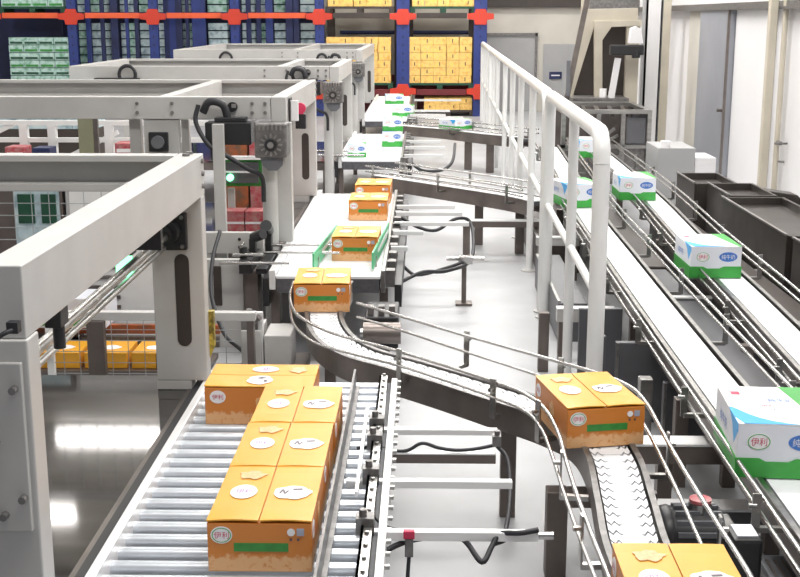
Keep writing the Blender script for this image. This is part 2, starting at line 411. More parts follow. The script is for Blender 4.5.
wput(-.44, 17.1, R(0), 'white and green milk carton, lower of the pair on the middle wide belt', .620, s=(.70, .8, .95))
wput(-.44, 17.14, R(3), 'white milk carton stacked on another on the middle wide belt', .620+WH*.95+.004, s=(.70, .8, .8))
wput(-.62, 25.6, R(3), 'pale milk carton on the rearmost belt, near the red rack foot', .620, s=(.95, .8, .85))
wput(-.37, 22.4, R(-4), 'pale milk carton on the rearmost belt, second in line from the rack', .620, s=(.95, .8, .85))
wput(.52, 19.75, R(40), 'pale blue milk carton on the far crossing conveyor left of the railing', .620, s=(.9, .8, .7))

wput(-.87, 15.75, R(2), 'small milk carton alone at the near end of the middle wide belt', .620, s=(.6, .7, .75))
# ================================================================ CONVEYORS
def conveyor(name, label, pts, z, bw, cw, ch, rails, legs, bstep=1.0, link=.055, teeth=True, group=None, n=8, gap=.006, leg_w=.06, cat='conveyor', zz=.011, strip='bsteel'):
    path = smooth(pts, n); p0 = path[0]
    t = thing(name, label, cat, (path[len(path)//2].x, path[len(path)//2].y, 0), group)
    # arc length resample for the links
    L = [0]
    for a, b in zip(path, path[1:]): L.append(L[-1]+(b-a).length)
    def at(s):
        for i in range(len(L)-1):
            if s <= L[i+1] or i == len(L)-2:
                u = (s-L[i])/max(1e-6, L[i+1]-L[i]); p = path[i].lerp(path[i+1], u)
                return p
    m = MB(); k = 0; s = 0
    us = [i/12 for i in range(13)]
    def zig(u):
        if not teeth: return 0
        if .30 < u < .70: return 0
        return zz*(1 if round(u*12) % 2 else -1)
    while s+link < L[-1]:
        a = at(s); b = at(s+link-(gap*.4 if teeth else gap)); ta = (at(min(L[-1], s+.03))-at(max(0, s-.03))).normalized(); tb = (at(min(L[-1], s+link+.03))-at(max(0, s+link-.03))).normalized()
        na = Vector((-ta.y, ta.x, 0)); nb = Vector((-tb.y, tb.x, 0)); vs = []
        for p, q, tt in ((a, na, ta), (b, nb, tb)):
            for u in us:
                o = p+q*((u-.5)*bw)+tt*zig(u)
                o = o-tt*(gap*1.5 if p is b and teeth and not (.30 < u < .70) else 0); vs.append((o.x, o.y, z))
        nn = 13
        vs += [(x, y, z-.012) for x, y, _ in vs]
        fs = [(i, i+1, nn+i+1, nn+i) for i in range(12)]+[(i+26, i+1+26, i+1, i) for i in range(12)]+[(13+i, 14+i, 39+i+1, 39+i) for i in range(12)]+[(0, 13, 39, 26), (12, 38, 51, 25)]
        m.add(vs, fs); s += link; k += 1
    m.build('belt', M['belt'], t)
    MB().sweep(path, [(-bw/2+.004, -.014), (bw/2-.004, -.014), (bw/2-.004, -.05), (-bw/2+.004, -.05)], z).build('belt_bed', M['belt_dark'], t)
    for sd in (-1, 1):
        c = cw*sd; a = c-.006; b = c+.006
        prof = [(a, .004), (b, .004), (b, -ch), (b-sd*.05, -ch) , (b-sd*.05, -ch+.01), (a, -ch+.01)]
        MB().sweep(path, prof, z).build('side_channel', M['dsteel'], t)
        # bright wear strip along the channel's upper edge
        MB().sweep(path, [(c-.012, .004), (c+.012, .004), (c+.012, .012), (c-.012, .012)], z).build('wear_strip', M[strip], t)
    for off, dz, r in rails:
        q = offs(path, off); MB().tube([(v.x, v.y, z+dz) for v in q], r, 8).build('guide_rail', M['bsteel'], t)
    sides = {}
    for off, dz, r in rails: sides.setdefault(1 if off > 0 else -1, []).append((off, dz))
    fr = frames(path); ns = int(L[-1]/bstep)
    for sd, lst in sides.items():
        top = max(d for _, d in lst); oo = lst[0][0]
        for j in range(ns+1):
            s = min(L[-1]-.05, .15+j*bstep); p = at(s); tt = (at(min(L[-1], s+.03))-at(max(0, s-.03))).normalized(); q = Vector((-tt.y, tt.x, 0))
            o = p+q*(oo+sd*.016); i = p+q*(cw*sd)
            m = MB().bar((o.x, o.y, z-.05), (o.x, o.y, z+top+.02), .032, .008, up=tt)
            m.bar((i.x, i.y, z-.045), (o.x, o.y, z-.045), .025, .02)
            m.cyl((o.x, o.y, z+top*.5+.01), (o.x+q.x*sd*.03, o.y+q.y*sd*.03, z+top*.5+.01), .010, 8)
            m.build('rail_bracket', M['steel'], t)
    for (x, y, w_) in legs:
        MB().box(x-w_/2, x+w_/2, y-w_/2, y+w_/2, .0, z-ch+.02).build('leg', M['brown'], t, .004)
    return t
# the curved chain conveyor of the foreground
rl = [(.225, .055, .010), (.225, .125, .011), (-.225, .055, .010), (-.225, .125, .011)]
CCP = [(-.60, 8.15), (-.63, 7.6), (-.60, 7.08), (-.50, 6.64), (-.34, 6.33), (-.12, 6.12), (.14, 5.86), (.38, 5.60), (.62, 5.34), (.765, 5.08), (.80, 4.75), (.775, 4.3), (.748, 3.85), (.77, 3.3), (.80, 2.6)]
cc = conveyor('curved_conveyor', 'curved stainless chain conveyor sweeping from the wide belt to the bottom right', CCP,
    .60, .168, .105, .135, [], [(.42, 5.55, .075), (-.60, 7.5, .07), (-.25, 6.28, .06)], bstep=.86, zz=.016, gap=.010, link=.080, strip='cast')
for pts, z, r in (
    ([(357, 303), (410, 319), (460, 334), (559, 362), (606, 376), (632, 388), (647, 404), (662, 431), (680, 463), (714, 518), (744, 565), (760, 595)], .725, .009),
    ([(357, 317), (400, 330), (460, 350), (531, 373), (600, 397), (632, 410), (646, 428), (660, 455), (678, 492), (695, 530), (715, 575)], .665, .008),
    ([(293, 282), (290, 296), (293, 309), (303, 319), (318, 327), (335, 334), (360, 341), (401, 352), (450, 367), (495, 382), (525, 394), (545, 409), (558, 432), (566, 460), (577, 495), (592, 535), (610, 580)], .725, .009),
    ([(290, 305), (292, 320), (300, 332), (318, 344), (360, 356), (400, 366), (450, 382), (495, 398), (525, 411), (541, 428), (552, 455), (563, 490), (577, 530), (596, 580)], .665, .008)):
    MB().tube(smooth([PZ(a, b_, z) for a, b_ in pts], 5), r, 8).build('guide_rail', M['bsteel'], cc)
for (a, b_), sd in (((401, 352), -1), ((495, 382), -1), ((541, 404), -1), ((565, 456), -1), ((586, 520), -1), ((465, 335), 1), ((559, 362), 1), ((665, 437), 1), ((716, 521), 1)):
    q = PZ(a, b_, .725); best = min(smooth(CCP, 12), key=lambda v: (v.x-q.x)**2+(v.y-q.y)**2); dirv = Vector((best.x-q.x, best.y-q.y, 0)).normalized()
    o = Vector((q.x, q.y, 0))-dirv*.014
    i_ = Vector((best.x, best.y, 0))-dirv*.13
    tt = Vector((-dirv.y, dirv.x, 0))
    MB().bar((o.x, o.y, .55), (o.x, o.y, .745), .034, .008, up=dirv).bar((i_.x, i_.y, .555), (o.x, o.y, .555), .025, .02).cyl((o.x, o.y, .695), (o.x-dirv.x*.03, o.y-dirv.y*.03, .695), .010, 8).build('rail_bracket', M['steel'], cc)
m = MB().box(.54, .63, 4.85, 4.94, 0, .405).box(.63, .93, 4.86, 4.93, .33, .405).build('leg', M['brown'], cc, .004)
# inner and outer belts on the right
ra = [(.225, .02, .008), (.215, .075, .009), (-.245, .05, .009), (-.245, .11, .009)]
conveyor('inner_belt_conveyor', 'long white belt conveyor just right of the white railing', [(1.46, 2.7), (1.475, 4.6), (1.495, 7.2), (1.52, 9.2), (1.555, 11.3), (1.69, 14.4), (1.80, 17.3)],
    .60, .20, .13, .14, ra, [(1.27, 8.6, .07), (1.56, 8.6, .07), (1.34, 5.95, .07), (1.60, 5.95, .07), (1.4, 12.2, .07), (1.6, 15.5, .07)], bstep=1.3, teeth=False, n=6, gap=.0, link=.3, strip='steel')
conveyor('outer_belt_conveyor', 'long white belt conveyor nearest the dark steel bins', [(1.99, 3.2), (2.03, 4.6), (2.11, 6.6), (2.16, 7.8), (2.22, 9.7), (2.33, 12), (2.39, 14.4), (2.43, 17.3)],
    .60, .18, .12, .14, [(.235, .02, .008), (.225, .07, .009), (-.235, .05, .009), (-.235, .11, .009)], [(1.95, 7, .07), (2.2, 7, .07), (2.1, 10.5, .07), (2.3, 14, .07), (1.85, 4.4, .07), (2.08, 4.4, .07)], bstep=1.3, teeth=False, n=6, gap=.0, link=.3, strip='steel')
# far crossing conveyors that feed the lines on the right
conveyor('crossing_conveyor', 'crossing conveyor with a bright edge passing behind the railing from the wide belt', [(-.50, 14.0), (-.25, 13.72), (.2, 13.22), (.65, 12.72), (1.0, 12.3), (1.18, 12.0)],
    .60, .20, .14, .15, [(.225, .055, .010), (.225, .12, .011), (-.225, .055, .010), (-.225, .12, .011)], [(.60, 12.78, .09), (1.0, 12.3, .09)], bstep=1.1, teeth=False, gap=.0, link=.2, strip='whitebar')
conveyor('far_crossing_conveyor', 'farther crossing conveyor on two dark legs, carrying the pale blue carton', [(-.4, 20.6), (-.1, 20.3), (.35, 19.9), (.98, 19.1), (1.6, 18.4)],
    .60, .20, .14, .15, [(.225, .055, .012), (-.225, .055, .012), (.225, .12, .012)], [(.72, 19.35, .12), (1.05, 18.95, .12)], bstep=1.3, teeth=False, gap=.0, link=.2)
# roller bed in the foreground
t = thing('roller_conveyor', 'silver roller bed carrying the row of orange cartons at the left front', 'conveyor', (-.65, 4.3, 0))
MB().box(-1.085, -1.05, 2.3, 5.86, .50, .645).build('side_frame', M['whitebar'], t, .004)
MB().box(-1.125, -1.087, 2.3, 5.86, .46, .63).build('side_plate', M['black'], t)
m = MB().box(-.338, -.328, 2.3, 5.7, .606, .70).box(-.328, -.31, 2.3, 5.7, .606, .616); m.build('guide_plate', M['cast'], t)
m = MB().box(-.215, -.205, 2.3, 5.80, .50, .64).box(-.215, -.17, 2.3, 5.80, .50, .51).box(-.215, -.175, 2.3, 5.80, .63, .64); m.build('side_frame', M['steel'], t)
m = MB().box(-.155, -.125, 2.3, 5.80, .56, .625).build('side_bar', M['whitebar'], t, .003)
m = MB().box(-.175, -.155, 2.3, 5.8, .47, .60).build('chain_guard', M['belt_dark'], t)
y = 2.45
while y < 5.85:
    MB().cyl((-1.05, y, .578), (-.215, y, .578), .0255, 16).build('roller', M['roller'], t); y += .1075
y = 2.6; bl = []
while y < 5.8:
    bl += [((-.192, y, .64), (-.192, y, .648), .008), ((-.125, y+.03, .595), (-.108, y+.03, .595), .010)]; y += .10
bolts(t, bl, 'steel')
for x, y in ((-1.06, 2.6), (-1.06, 5.7), (-.19, 2.6), (-.19, 5.7), (-.19, 4.2)):
    MB().box(x-.03, x+.03, y-.03, y+.03, 0, .50).build('leg', M['brown'], t)
for y, x1, hh, mt in ((5.085, .335, .026, 'whitebar'), (4.865, .315, .040, 'brown'), (4.475, .357, .030, 'whitebar'), (3.995, .415, .034, 'whitebar')):
    MB().box(-.30 if y != 3.995 else -.20, x1, y-.018, y+.018, .575-hh if mt == 'brown' else .61-hh, .575 if mt == 'brown' else .61).build('support_bar', M[mt], t, .002)
MB().box(-.28, .31, 4.845, 4.885, .5755, .582).build('support_bar_lit_top', M['whitebar'], t)  # white sheet paints the lit upper face of the brown bar
for y in (5.085, 4.865, 4.475, 3.995):
    m = MB().box(-.235, -.17, y-.03, y+.03, .60, .665).cyl((-.21, y, .665), (-.21, y, .69), .014, 8); m.build('clamp', M['cast'], t)
m = MB().bar((-.245, 4.2, .66), (-.245, 5.15, .69), .012, .02); m.build('clamp_rod', M['bsteel'], t)
MB().cyl((.415, 3.995, .593), (.47, 3.995, .593), .014, 10).build('bar_tip', M['bsteel'], t)
m = MB().box(.30, .335, 4.84, 4.89, .615, .66).cyl((.32, 4.865, .66), (.32, 4.865, .68), .012); m.build('sensor', M['cast'], t)

# cables hanging on the support bars
def cable(label, pts, r, mt='rubber', name='cable'):
    return tag(MB().tube(smooth(pts, 6), r, 8).build(name, M[mt]), label, 'cable')
cable('black cable looping along the brown support bar beside the roller bed', [(-.28, 4.86, 0.597), (-.20, 4.87, 0.602), (-.12, 4.86, 0.587), (-.06, 4.855, 0.592), (.0, 4.86, 0.622), (.07, 4.86, 0.602), (.14, 4.86, 0.592), (.22, 4.86, 0.597), (.31, 4.87, 0.612)], .008)
cable('black cable dropping from the brown bar end down to the lowest support bar', [(.32, 4.86, 0.612), (.36, 4.78, 0.582), (.36, 4.6, 0.522), (.34, 4.40, 0.502), (.315, 4.2, 0.522), (.30, 4.03, 0.562), (.26, 3.97, 0.572)], .009)
cable('thick black cable bundle drooping in a V along the lowest support bar', [PZ(a, b_, z) for a, b_, z in ((366, 590, .50), (372, 568, .52), (385, 552, .54), (405, 542, .565), (430, 537, .575), (455, 535, .58), (467, 543, .57), (482, 562, .54), (492, 546, .57), (500, 534, .60), (520, 533, .615), (538, 530, .62))], .0105)
cable('thin black cable dropping from the chain guard onto the lowest support bar', [PZ(a, b_, .60) for a, b_ in ((373, 512), (378, 521), (388, 527), (400, 530), (412, 531))], .006)
t = thing('junction_plug', 'small red and grey plug hanging on the lowest support bar', 'plug', (-.045, 3.95, .56))
MB().box(-.06, -.03, 3.94, 3.96, .53, .60).build('plug_body', M['cast'], t, .003)
MB().box(-.065, -.025, 3.938, 3.962, .60, .63).build('plug_collar', M['lredink'], t, .003)
MB().tube(smooth([(-.045, 3.95, .53), (-.05, 3.93, .45), (-.055, 3.9, .3), (-.06, 3.88, .1), (-.06, 3.88, .006)]), .007, 6).build('plug_lead', M['rubber'], t)
cable('black air hose hanging in the gap behind the near machine table', [(-1.36, 7.9, 1.0), (-1.38, 7.7, .85), (-1.36, 7.5, .65), (-1.25, 7.3, .45), (-1.12, 7.2, .36), (-1.05, 7.2, .2), (-1.0, 7.2, .01)], .014)

# wide flat belts of the modules behind
def wide_belt(y0, y1, label, green=False):
    t = thing('wide_belt_conveyor', label, 'conveyor', (-.68, (y0+y1)/2, 0), 'wide white belts in front of the gantries')
    m = MB(); y = y0
    while y < y1: m.box(-1.035, -.30, y, min(y+.094, y1), .60, .618); y += .10
    m.build('belt', M['belt'], t)
    MB().box(-1.03, -.31, y0, y1, .50, .599).build('belt_bed', M['belt_dark'], t)
    MB().box(-1.085, -1.04, y0, y1, .52, .66).build('side_frame', M['whitebar'], t, .004)
    MB().box(-.295, -.265, y0, y1, .50, .66).build('side_frame', M['steel'], t, .004)
    MB().box(-1.13, -1.09, y0, y1, .40, .60).build('side_plate', M['black'], t)
    y = y0+.1
    while y < y1:
        MB().box(-.262, -.20, y, y+.10, .52, .64).build('chain_block', M['cast'], t); y += .33
    MB().box(-.20, -.15, y0, y1, .40, .56).build('chain_guard', M['black'], t)
    for x in (-1.06, -.28):
        for y in (y0+.15, y1-.15): MB().box(x-.03, x+.03, y-.03, y+.03, 0, .50).build('leg', M['brown'], t)
    return t
wb = wide_belt(8.25, 12.3, 'wide white slatted belt carrying the far orange cartons between green guides')
for i, (y, x1) in enumerate(((8.75, -.62), (9.05, -.58), (8.35, -.75))):
    MB().cyl((-1.35 if i < 2 else -1.45, y, .69), (x1 if i < 2 else -.95, y, .69), .011, 8).build('push_rod', M['bsteel'], wb)
for y, x0, x1 in ((10.9, -.25, .36), (10.35, -.25, .40), (9.9, -.25, .0), (11.3, -.25, .30), (9.2, -.25, -.12)):
    MB().box(x0, x1, y-.02, y+.02, .62, .655).build('support_bar', M['whitebar'], wb)
# pushing head with black clamps beside the wide belt
t = thing('pusher_head', 'black clamp head with two silver rods at the left side of the wide belt', 'machine', (-1.25, 8.8, 0))
PX = .10
m = MB().box(PX-1.42, PX-1.33, 8.4, 8.9, .60, .70).box(PX-1.39, PX-1.34, 8.72, 8.80, .70, .80).box(PX-1.31, PX-1.26, 9.02, 9.1, .62, .84)
m.cyl((PX-1.40, 8.5, .70), (PX-1.40, 8.5, .78), .03).cyl((PX-1.29, 9.06, .80), (PX-1.29, 8.94, .86), .045).cyl((PX-1.36, 8.76, .80), (PX-1.28, 8.7, .84), .04)
m.box(PX-1.30, PX-1.22, 8.4, 9.1, .60, .64)
m.build('clamp_block', M['black'], t, .006)
MB().cyl((PX-1.47, 8.45, .73), (PX-1.25, 8.45, .73), .013).cyl((PX-1.40, 8.40, .80), (PX-1.40, 8.52, .80), .012).build('clamp_rod', M['bsteel'], t)
MB().box(PX-1.40, PX-1.30, 8.5, 8.7, 0, .60).build('leg', M['brown'], t)
# green guides along the cartons
for x0, y0, x1, y1, lab in ((-.78, 8.35, -.70, 9.6, 'green plastic guide strip on the left of the squeezed orange carton'), (-.36, 8.4, -.285, 9.7, 'green plastic guide strip on the right of the squeezed orange carton')):
    t = tag(MB().bar((x0, y0, .70), (x1, y1, .70), .012, .12).build('guide_strip', M['wgreen']), lab, 'guide')
    MB().bar((x0, y0+.1, .705), (x1-.004, y1-.1, .705), .02, .03).build('strip_edge', M['whitebar'], t)
    MB().bar((x0+.01, y0+.2, .619), (x0+.01, y0+.2, .70), .03, .03).build('strip_foot', M['steel'], t)
    MB().bar((x1-.01, y1-.2, .619), (x1-.01, y1-.2, .70), .03, .03).build('strip_foot', M['steel'], t)
wb3 = wide_belt(15.25, 18.8, 'wide white slatted belt of the middle machine, empty at its near end')
for y, x0, x1 in ((15.6, -.25, .25), (16.6, -.25, .30), (17.4, -.25, .25)):
    MB().box(x0, x1, y-.03, y+.03, .62, .66).build('support_bar', M['whitebar'], wb3)
for y in (15.2, 15.7): MB().cyl((-1.5, y, .69), (-.75, y, .69), .014, 8).build('push_rod', M['bsteel'], wb3)
wb4 = wide_belt(21.3, 28, 'wide white slatted belt at the back, below the red rack foot')
for y, x0, x1 in ((21.4, -.25, .7), (22.0, -.25, .4), (23.0, -.25, .5), (26.0, -.2, .8)):
    MB().box(x0, x1, y-.03, y+.03, .64, .68).build('support_bar', M['whitebar'], wb4)
cable('black cable strung below the silver bars right of the far orange cartons', [(-.2, 10.8, .62), (-.05, 10.7, .55), (.12, 10.7, .52), (.3, 10.85, .6), (.44, 10.9, .55), (.42, 10.2, .36), (.2, 9.5, .4), (.0, 9.2, .45), (-.16, 9.0, .42)], .016)
cable('black cable drooping beside the middle belt before two dark legs', [(-.15, 15.9, .5), (.0, 15.8, .42), (.25, 16.2, .38), (.4, 16.6, .45), (.46, 17.5, .6)], .022)
cable('short black cable at the left foot of the railing posts', [(-.17, 9.7, .4), (-.05, 9.7, .32), (.2, 9.9, .34), (.42, 10.0, .40)], .014)
t = thing('sensor_stand', 'small dark stand with a silver clamp bar right of the far orange cartons', 'stand', (.35, 10.0, 0))
MB().box(.30, .42, 9.95, 10.05, .36, .42).cyl((.2, 10, .40), (.52, 10, .40), .02, 8).build('clamp_bar', M['bsteel'], t)
MB().box(.33, .37, 9.98, 10.02, .02, .36).box(.28, .42, 9.93, 10.07, 0, .02).build('stand_post', M['brown'], t)
# guide loops in front of carton three
t = thing('drive_unit', 'black drive unit beside the start of the curved conveyor', 'machine', (-.24, 7.8, 0))
MB().box(-.38, -.16, 7.55, 8.0, .28, .50).build('unit_body', M['black'], t, .012)
MB().cyl((-.38, 7.45, .42), (-.14, 7.45, .42), .07, 18).build('drum', M['dsteel'], t)
MB().cyl((-.40, 7.45, .42), (-.381, 7.45, .42), .03, 12).build('drum_hub', M['bsteel'], t)
for k in range(3): MB().box(-.36+k*.07, -.32+k*.07, 7.60, 7.66, .50, .56).build('clamp', M['cast'], t)
MB().box(-.30, -.22, 7.7, 7.85, 0, .28).build('stand', M['brown'], t)
t = thing('drive_box', 'grey metal drive box on a ledge left of where the curved conveyor begins', 'machine', (-1.02, 7.15, 0))
MB().box(-1.10, -.98, 7.0, 7.3, .30, .55).box(-.96, -.80, 7.0, 7.3, .30, .52).build('box_body', M['paint'], t, .006)
MB().box(-1.13, -.72, 6.85, 7.4, .24, .30).box(-1.10, -1.04, 6.9, 6.96, 0, .24).box(-.8, -.74, 6.9, 6.96, 0, .24).build('ledge', M['brown'], t)
MB().box(-1.10, -1.0, 7.02, 7.2, .55, .60).cyl((-1.04, 7.0, .60), (-.98, 6.98, .64), .02).cyl((-1.06, 7.1, .60), (-1.06, 7.1, .66), .02).build('valve_block', M['cast'], t)

# ================================================================ GANTRY MACHINES
GX = -1.06
def gantry(y0, y1, zt, x_end, label, mid=None, near=False, motor=True, bh=.17, back_end=None):
    t = thing('gantry_frame', label, 'machine', (GX, (y0+y1)/2, 0), 'grey gantry frames over the tables')
    P = M['paint']
    yb = .10
    def cbeam(xa, xb, y, flip):
        # channel section: two flanges and a web
        m = MB().box(xa, xb, y, y+.012 if not flip else y+.012, zt-bh, zt)
        m.box(xa, xb, y, y+yb, zt-.022, zt).box(xa, xb, y, y+yb, zt-bh, zt-bh+.022)
        return m
    m = MB().box(x_end, GX-.12, y0, y0+.11, zt-bh, zt); m.build('front_beam', P, t, .004)
    be = back_end or x_end
    m = MB().box(be, GX-.12, y1+.06, y1+.075, zt-bh+.01, zt-.01).box(be, GX-.12, y1-.03, y1+.075, zt-.03, zt).box(be, GX-.12, y1-.03, y1+.075, zt-bh, zt-bh+.035)
    m.build('back_beam', P, t, .002)
    m = MB().box(GX-.115, GX, y0+(.03 if near else 0), y1+.08, zt-bh-.03, zt); m.build('side_beam', P, t, .004)
    if mid is not None:
        MB().box(mid-.10, mid, y0+.11, y1-.02, zt-bh, zt-.002).build('middle_beam', P, t, .004)
    # corner plates, slotted
    zt2 = zt-bh-.03
    for yy, xs in ((y1-.02, -.25), (y0+.04 if not near else y0+.02, -.21)):
        xr = GX if yy > (y0+y1)/2 else (GX+.005 if near else GX+.03)
        if near and yy < (y0+y1)/2: xs = -.125
        back = yy > (y0+y1)/2; z0 = .648 if near else .662
        m = MB().box(xr+xs, min(xr, -1.14), yy, yy+.10, .601 if back or near else 0, z0-.001)
        m.build('post_foot', P, t, .003)
        m = MB().box(xr+xs, xr, yy, yy+.10, z0, zt2 if not (near and yy < (y0+y1)/2) else zt2-.001)
        o = m.build('post', P, t, .005)
        if yy > (y0+y1)/2:
            xc = xr-.105; pts = []
            for k in range(9): pts.append((xc+.035*math.cos(math.pi*k/8), 1.12+.03+.035*math.sin(math.pi*k/8)+.10))
            for k in range(9): pts.append((xc-.035*math.cos(math.pi*k/8), .86-.035*math.sin(math.pi*k/8)))
            MB().prism(pts, yy-.003, yy+.002, 'y').build('slot', M['vdark'], o)
    bl = []
    for z in (zt-.05, zt-.12):
        for x in (GX-.16, GX-.26)+((mid+.03, mid-.24) if mid is not None else ()): bl.append(((x, y0+.002, z), (x, y0-.012, z), .014))
    for z in (zt-.03, zt-.09, zt-.15): bl.append(((GX-.002, y1+.02, z), (GX+.012, y1+.02, z), .013))
    for y in (y1-.04, y1+.04): bl.append(((GX-.06, y, zt), (GX-.06, y, zt+.012), .018))
    bolts(t, bl, 'cast')
    return t
g1 = gantry(3.05, 5.68, 1.76, -3.4, 'nearest grey gantry frame rising over the dark steel table at the left', near=True)
g2 = gantry(9.3, 11.86, 1.80, -4.8, 'second grey gantry frame with black motor and round gearbox hung on it', mid=-1.97)
g3 = gantry(15.2, 17.9, 1.80, -4.45, 'third grey gantry frame with a mid beam, left of the yellow pallet stack', mid=-1.75)
g4 = gantry(21.0, 26.0, 1.85, -4.32, 'rearmost grey gantry frame directly below the rack', mid=-2.2)
# side beams need the end posts at the far left of the third and rear frames
for g, x, ya, yb_, zt in ((g3, -4.45, 15.2, 17.9, 1.80), (g4, -4.32, 21.0, 26.0, 1.85), (g2, -4.8, 9.3, 11.86, 1.80)):
    MB().box(x, x+.12, ya+.11, yb_-.03, zt-.17, zt).build('side_beam', M['paint'], g, .004)
    for yy in (ya+.02, yb_-.1): MB().box(x+.005, x+.105, yy, yy+.08, 0, zt-.17).build('post', M['paint'], g)
# near frame: post plate details, shaft and bearing
bolts(g1, [((x, 3.05, z), (x, 3.025, z), .011) for x, z in ((-1.15, 1.42), (-1.09, 1.43), (-1.085, 1.12), (-1.14, 1.07), (-1.15, 1.28))], 'cast')
MB().box(-1.17, -1.07, 3.05, 3.069, 1.02, 1.50).build('post_plate', M['paint'], g1, .003)
MB().box(-1.32, -1.185, 3.01, 3.07, 1.10, 1.42).cyl((-1.22, 2.98, 1.2), (-1.22, 3.02, 1.2), .04).build('side_motor_plate', M['cast'], g1, .006)
t = g1
MB().cyl((-1.215, 5.60, 1.395), (-1.215, 3.18, 1.375), .020, 16).build('drive_shaft', M['steel'], t)
MB().cyl((-1.215, 5.5, 1.345), (-1.215, 3.18, 1.325), .013, 12).build('guide_shaft', M['steel'], t)
m = MB().box(-1.30, -1.13, 5.62, 5.66, 1.31, 1.49); fl = m.build('bearing_flange', M['black'], t, .006)
MB().cyl((-1.215, 5.62, 1.405), (-1.215, 5.55, 1.405), .058, 24).cyl((-1.215, 5.55, 1.405), (-1.215, 5.52, 1.405), .035, 20).build('bearing_hub', M['black'], fl)
bolts(fl, [((x, 5.62, z), (x, 5.61, z), .010) for x in (-1.28, -1.15) for z in (1.33, 1.47)], 'cast')
m = MB().box(-1.12, -1.07, 3.42, 3.50, 1.50, 1.56).cyl((-1.09, 3.46, 1.50), (-1.09, 3.46, 1.43), .018).build('sensor_head', M['black'], t, .004)
MB().tube(smooth([(-1.07, 3.03, 1.60), (-1.09, 3.01, 1.595), (-1.12, 3.0, 1.58), (-1.18, 2.99, 1.57), (-1.4, 2.98, 1.575)]), .007, 8).box(-1.09, -1.06, 3.02, 3.05, 1.59, 1.62).build('sensor_lead', M['rubber'], t)
tag(MB().prism([(-1.075, .98), (-1.035, .98), (-1.035, .80), (-1.062, .74), (-1.075, .76)], 5.74, 5.78, 'y').build('hazard_tag', M['yellowtag']), 'yellow and black striped tag on the edge of the slotted near post', 'tag')
q = PY(124, 262, 5.0)
t = tag(MB().box(q.x-.03, q.x+.03, 4.97, 5.03, q.z-.06, q.z+.035).build('status_lamp', M['lampg'], None, .006), 'small lit green lamp below the nearest gantry beam', 'lamp')
MB().box(q.x-.045, q.x+.045, 4.955, 5.045, q.z+.036, q.z+.055).build('lamp_cap', M['black'], t)
MB().box(q.x-.02, GX-.05, 4.98, 5.02, q.z+.0555, 1.558).build('lamp_arm', M['black'], t)
# motor and gearbox of the second gantry (and smaller repeats on those behind)
def motor_set(y, zc, xg, label_m, label_g, s=1):
    t = thing('servo_motor', label_m, 'motor', (xg-.3*s, y, zc), 'black motors on the gantries')
    MB().box(xg-.53*s, xg-.18*s, y-.16, y-.02, zc-.02, zc+.15*s).build('motor_body', M['black'], t, .008)
    MB().box(xg-.46*s, xg-.22*s, y-.14, y-.03, zc+.15*s, zc+.185*s).build('terminal_box', M['black'], t, .006)
    MB().box(xg-.18*s, xg-.155*s, y-.15, y-.03, zc, zc+.16*s).build('motor_flange', M['bsteel'], t)
    MB().tube(smooth([(xg-.36*s, y-.08, zc+.16*s), (xg-.40*s, y-.10, zc+.28*s), (xg-.5*s, y-.11, zc+.30*s), (xg-.55*s, y-.10, zc+.22*s)]), .030*s, 10).tube(smooth([(xg-.58*s, y-.12, zc+.28*s), (xg-.60*s, y-.14, zc+.15*s), (xg-.5*s, y-.18, zc-.02), (xg-.36*s, y-.20, zc-.10*s), (xg-.2*s, y-.2, zc-.2*s), (xg-.1*s, y-.2, zc-.26*s), (xg-.09*s, y-.19, zc-.45*s)]), .018*s, 8).build('motor_cable', M['rubber'], t)
    g = thing('gearbox', label_g, 'machine', (xg, y, zc), 'round-faced gearboxes on the gantries')
    MB().box(xg-.145*s, xg+.10*s, y-.24, y-.01, zc-.11*s, zc+.15*s).build('gear_housing', M['cast'], g, .015)
    cx_, cz_ = xg-.02*s, zc-.01*s
    MB().cyl((cx_, y-.27, cz_), (cx_, y-.235, cz_), .045*s, 24).build('shaft_hub', M['black'], g)
    MB().cyl((cx_, y-.275, cz_), (cx_, y-.265, cz_), .024*s, 20).build('shaft_end', M['steel'], g)
    for k in range(12):
        a = k*math.pi/6
        MB().bar((cx_+.055*s*math.cos(a), y-.244, cz_+.055*s*math.sin(a)), (cx_+.085*s*math.cos(a), y-.244, cz_+.085*s*math.sin(a)), .012*s, .012).build('cooling_rib', M['steel'], g)
    for k in range(6): MB().box(cx_-.09*s+k*.032*s, cx_-.078*s+k*.032*s, y-.255, y-.24, zc+.10*s, zc+.145*s).build('housing_rib', M['steel'], g)
    MB().prism([(cx_-.09*s, zc-.112*s), (cx_+.09*s, zc-.112*s), (cx_+.08*s, zc-.17*s), (cx_+.04*s, zc-.21*s), (cx_-.03*s, zc-.21*s), (cx_-.07*s, zc-.17*s)], y-.20, y-.08, 'y').build('gear_sump', M['grey'], g)
    MB().cyl((-1.192, y-.02, .0), (-1.192, y-.02, zc-.11*s), .06*s, 20).build('support_column', M['paint'], g)
motor_set(9.28, 1.47, -1.13, 'black motor block with a thick looped cable on the second gantry beam', 'ribbed gearbox with a round black hub at the second gantry corner')
motor_set(15.18, 1.47, -1.10, 'black motor with cable on the third gantry beam', 'ribbed gearbox with a round hub at the third gantry corner')
motor_set(20.98, 1.50, -1.10, 'small black motor on the rearmost gantry beam', 'small gearbox at the rearmost gantry corner', .9)
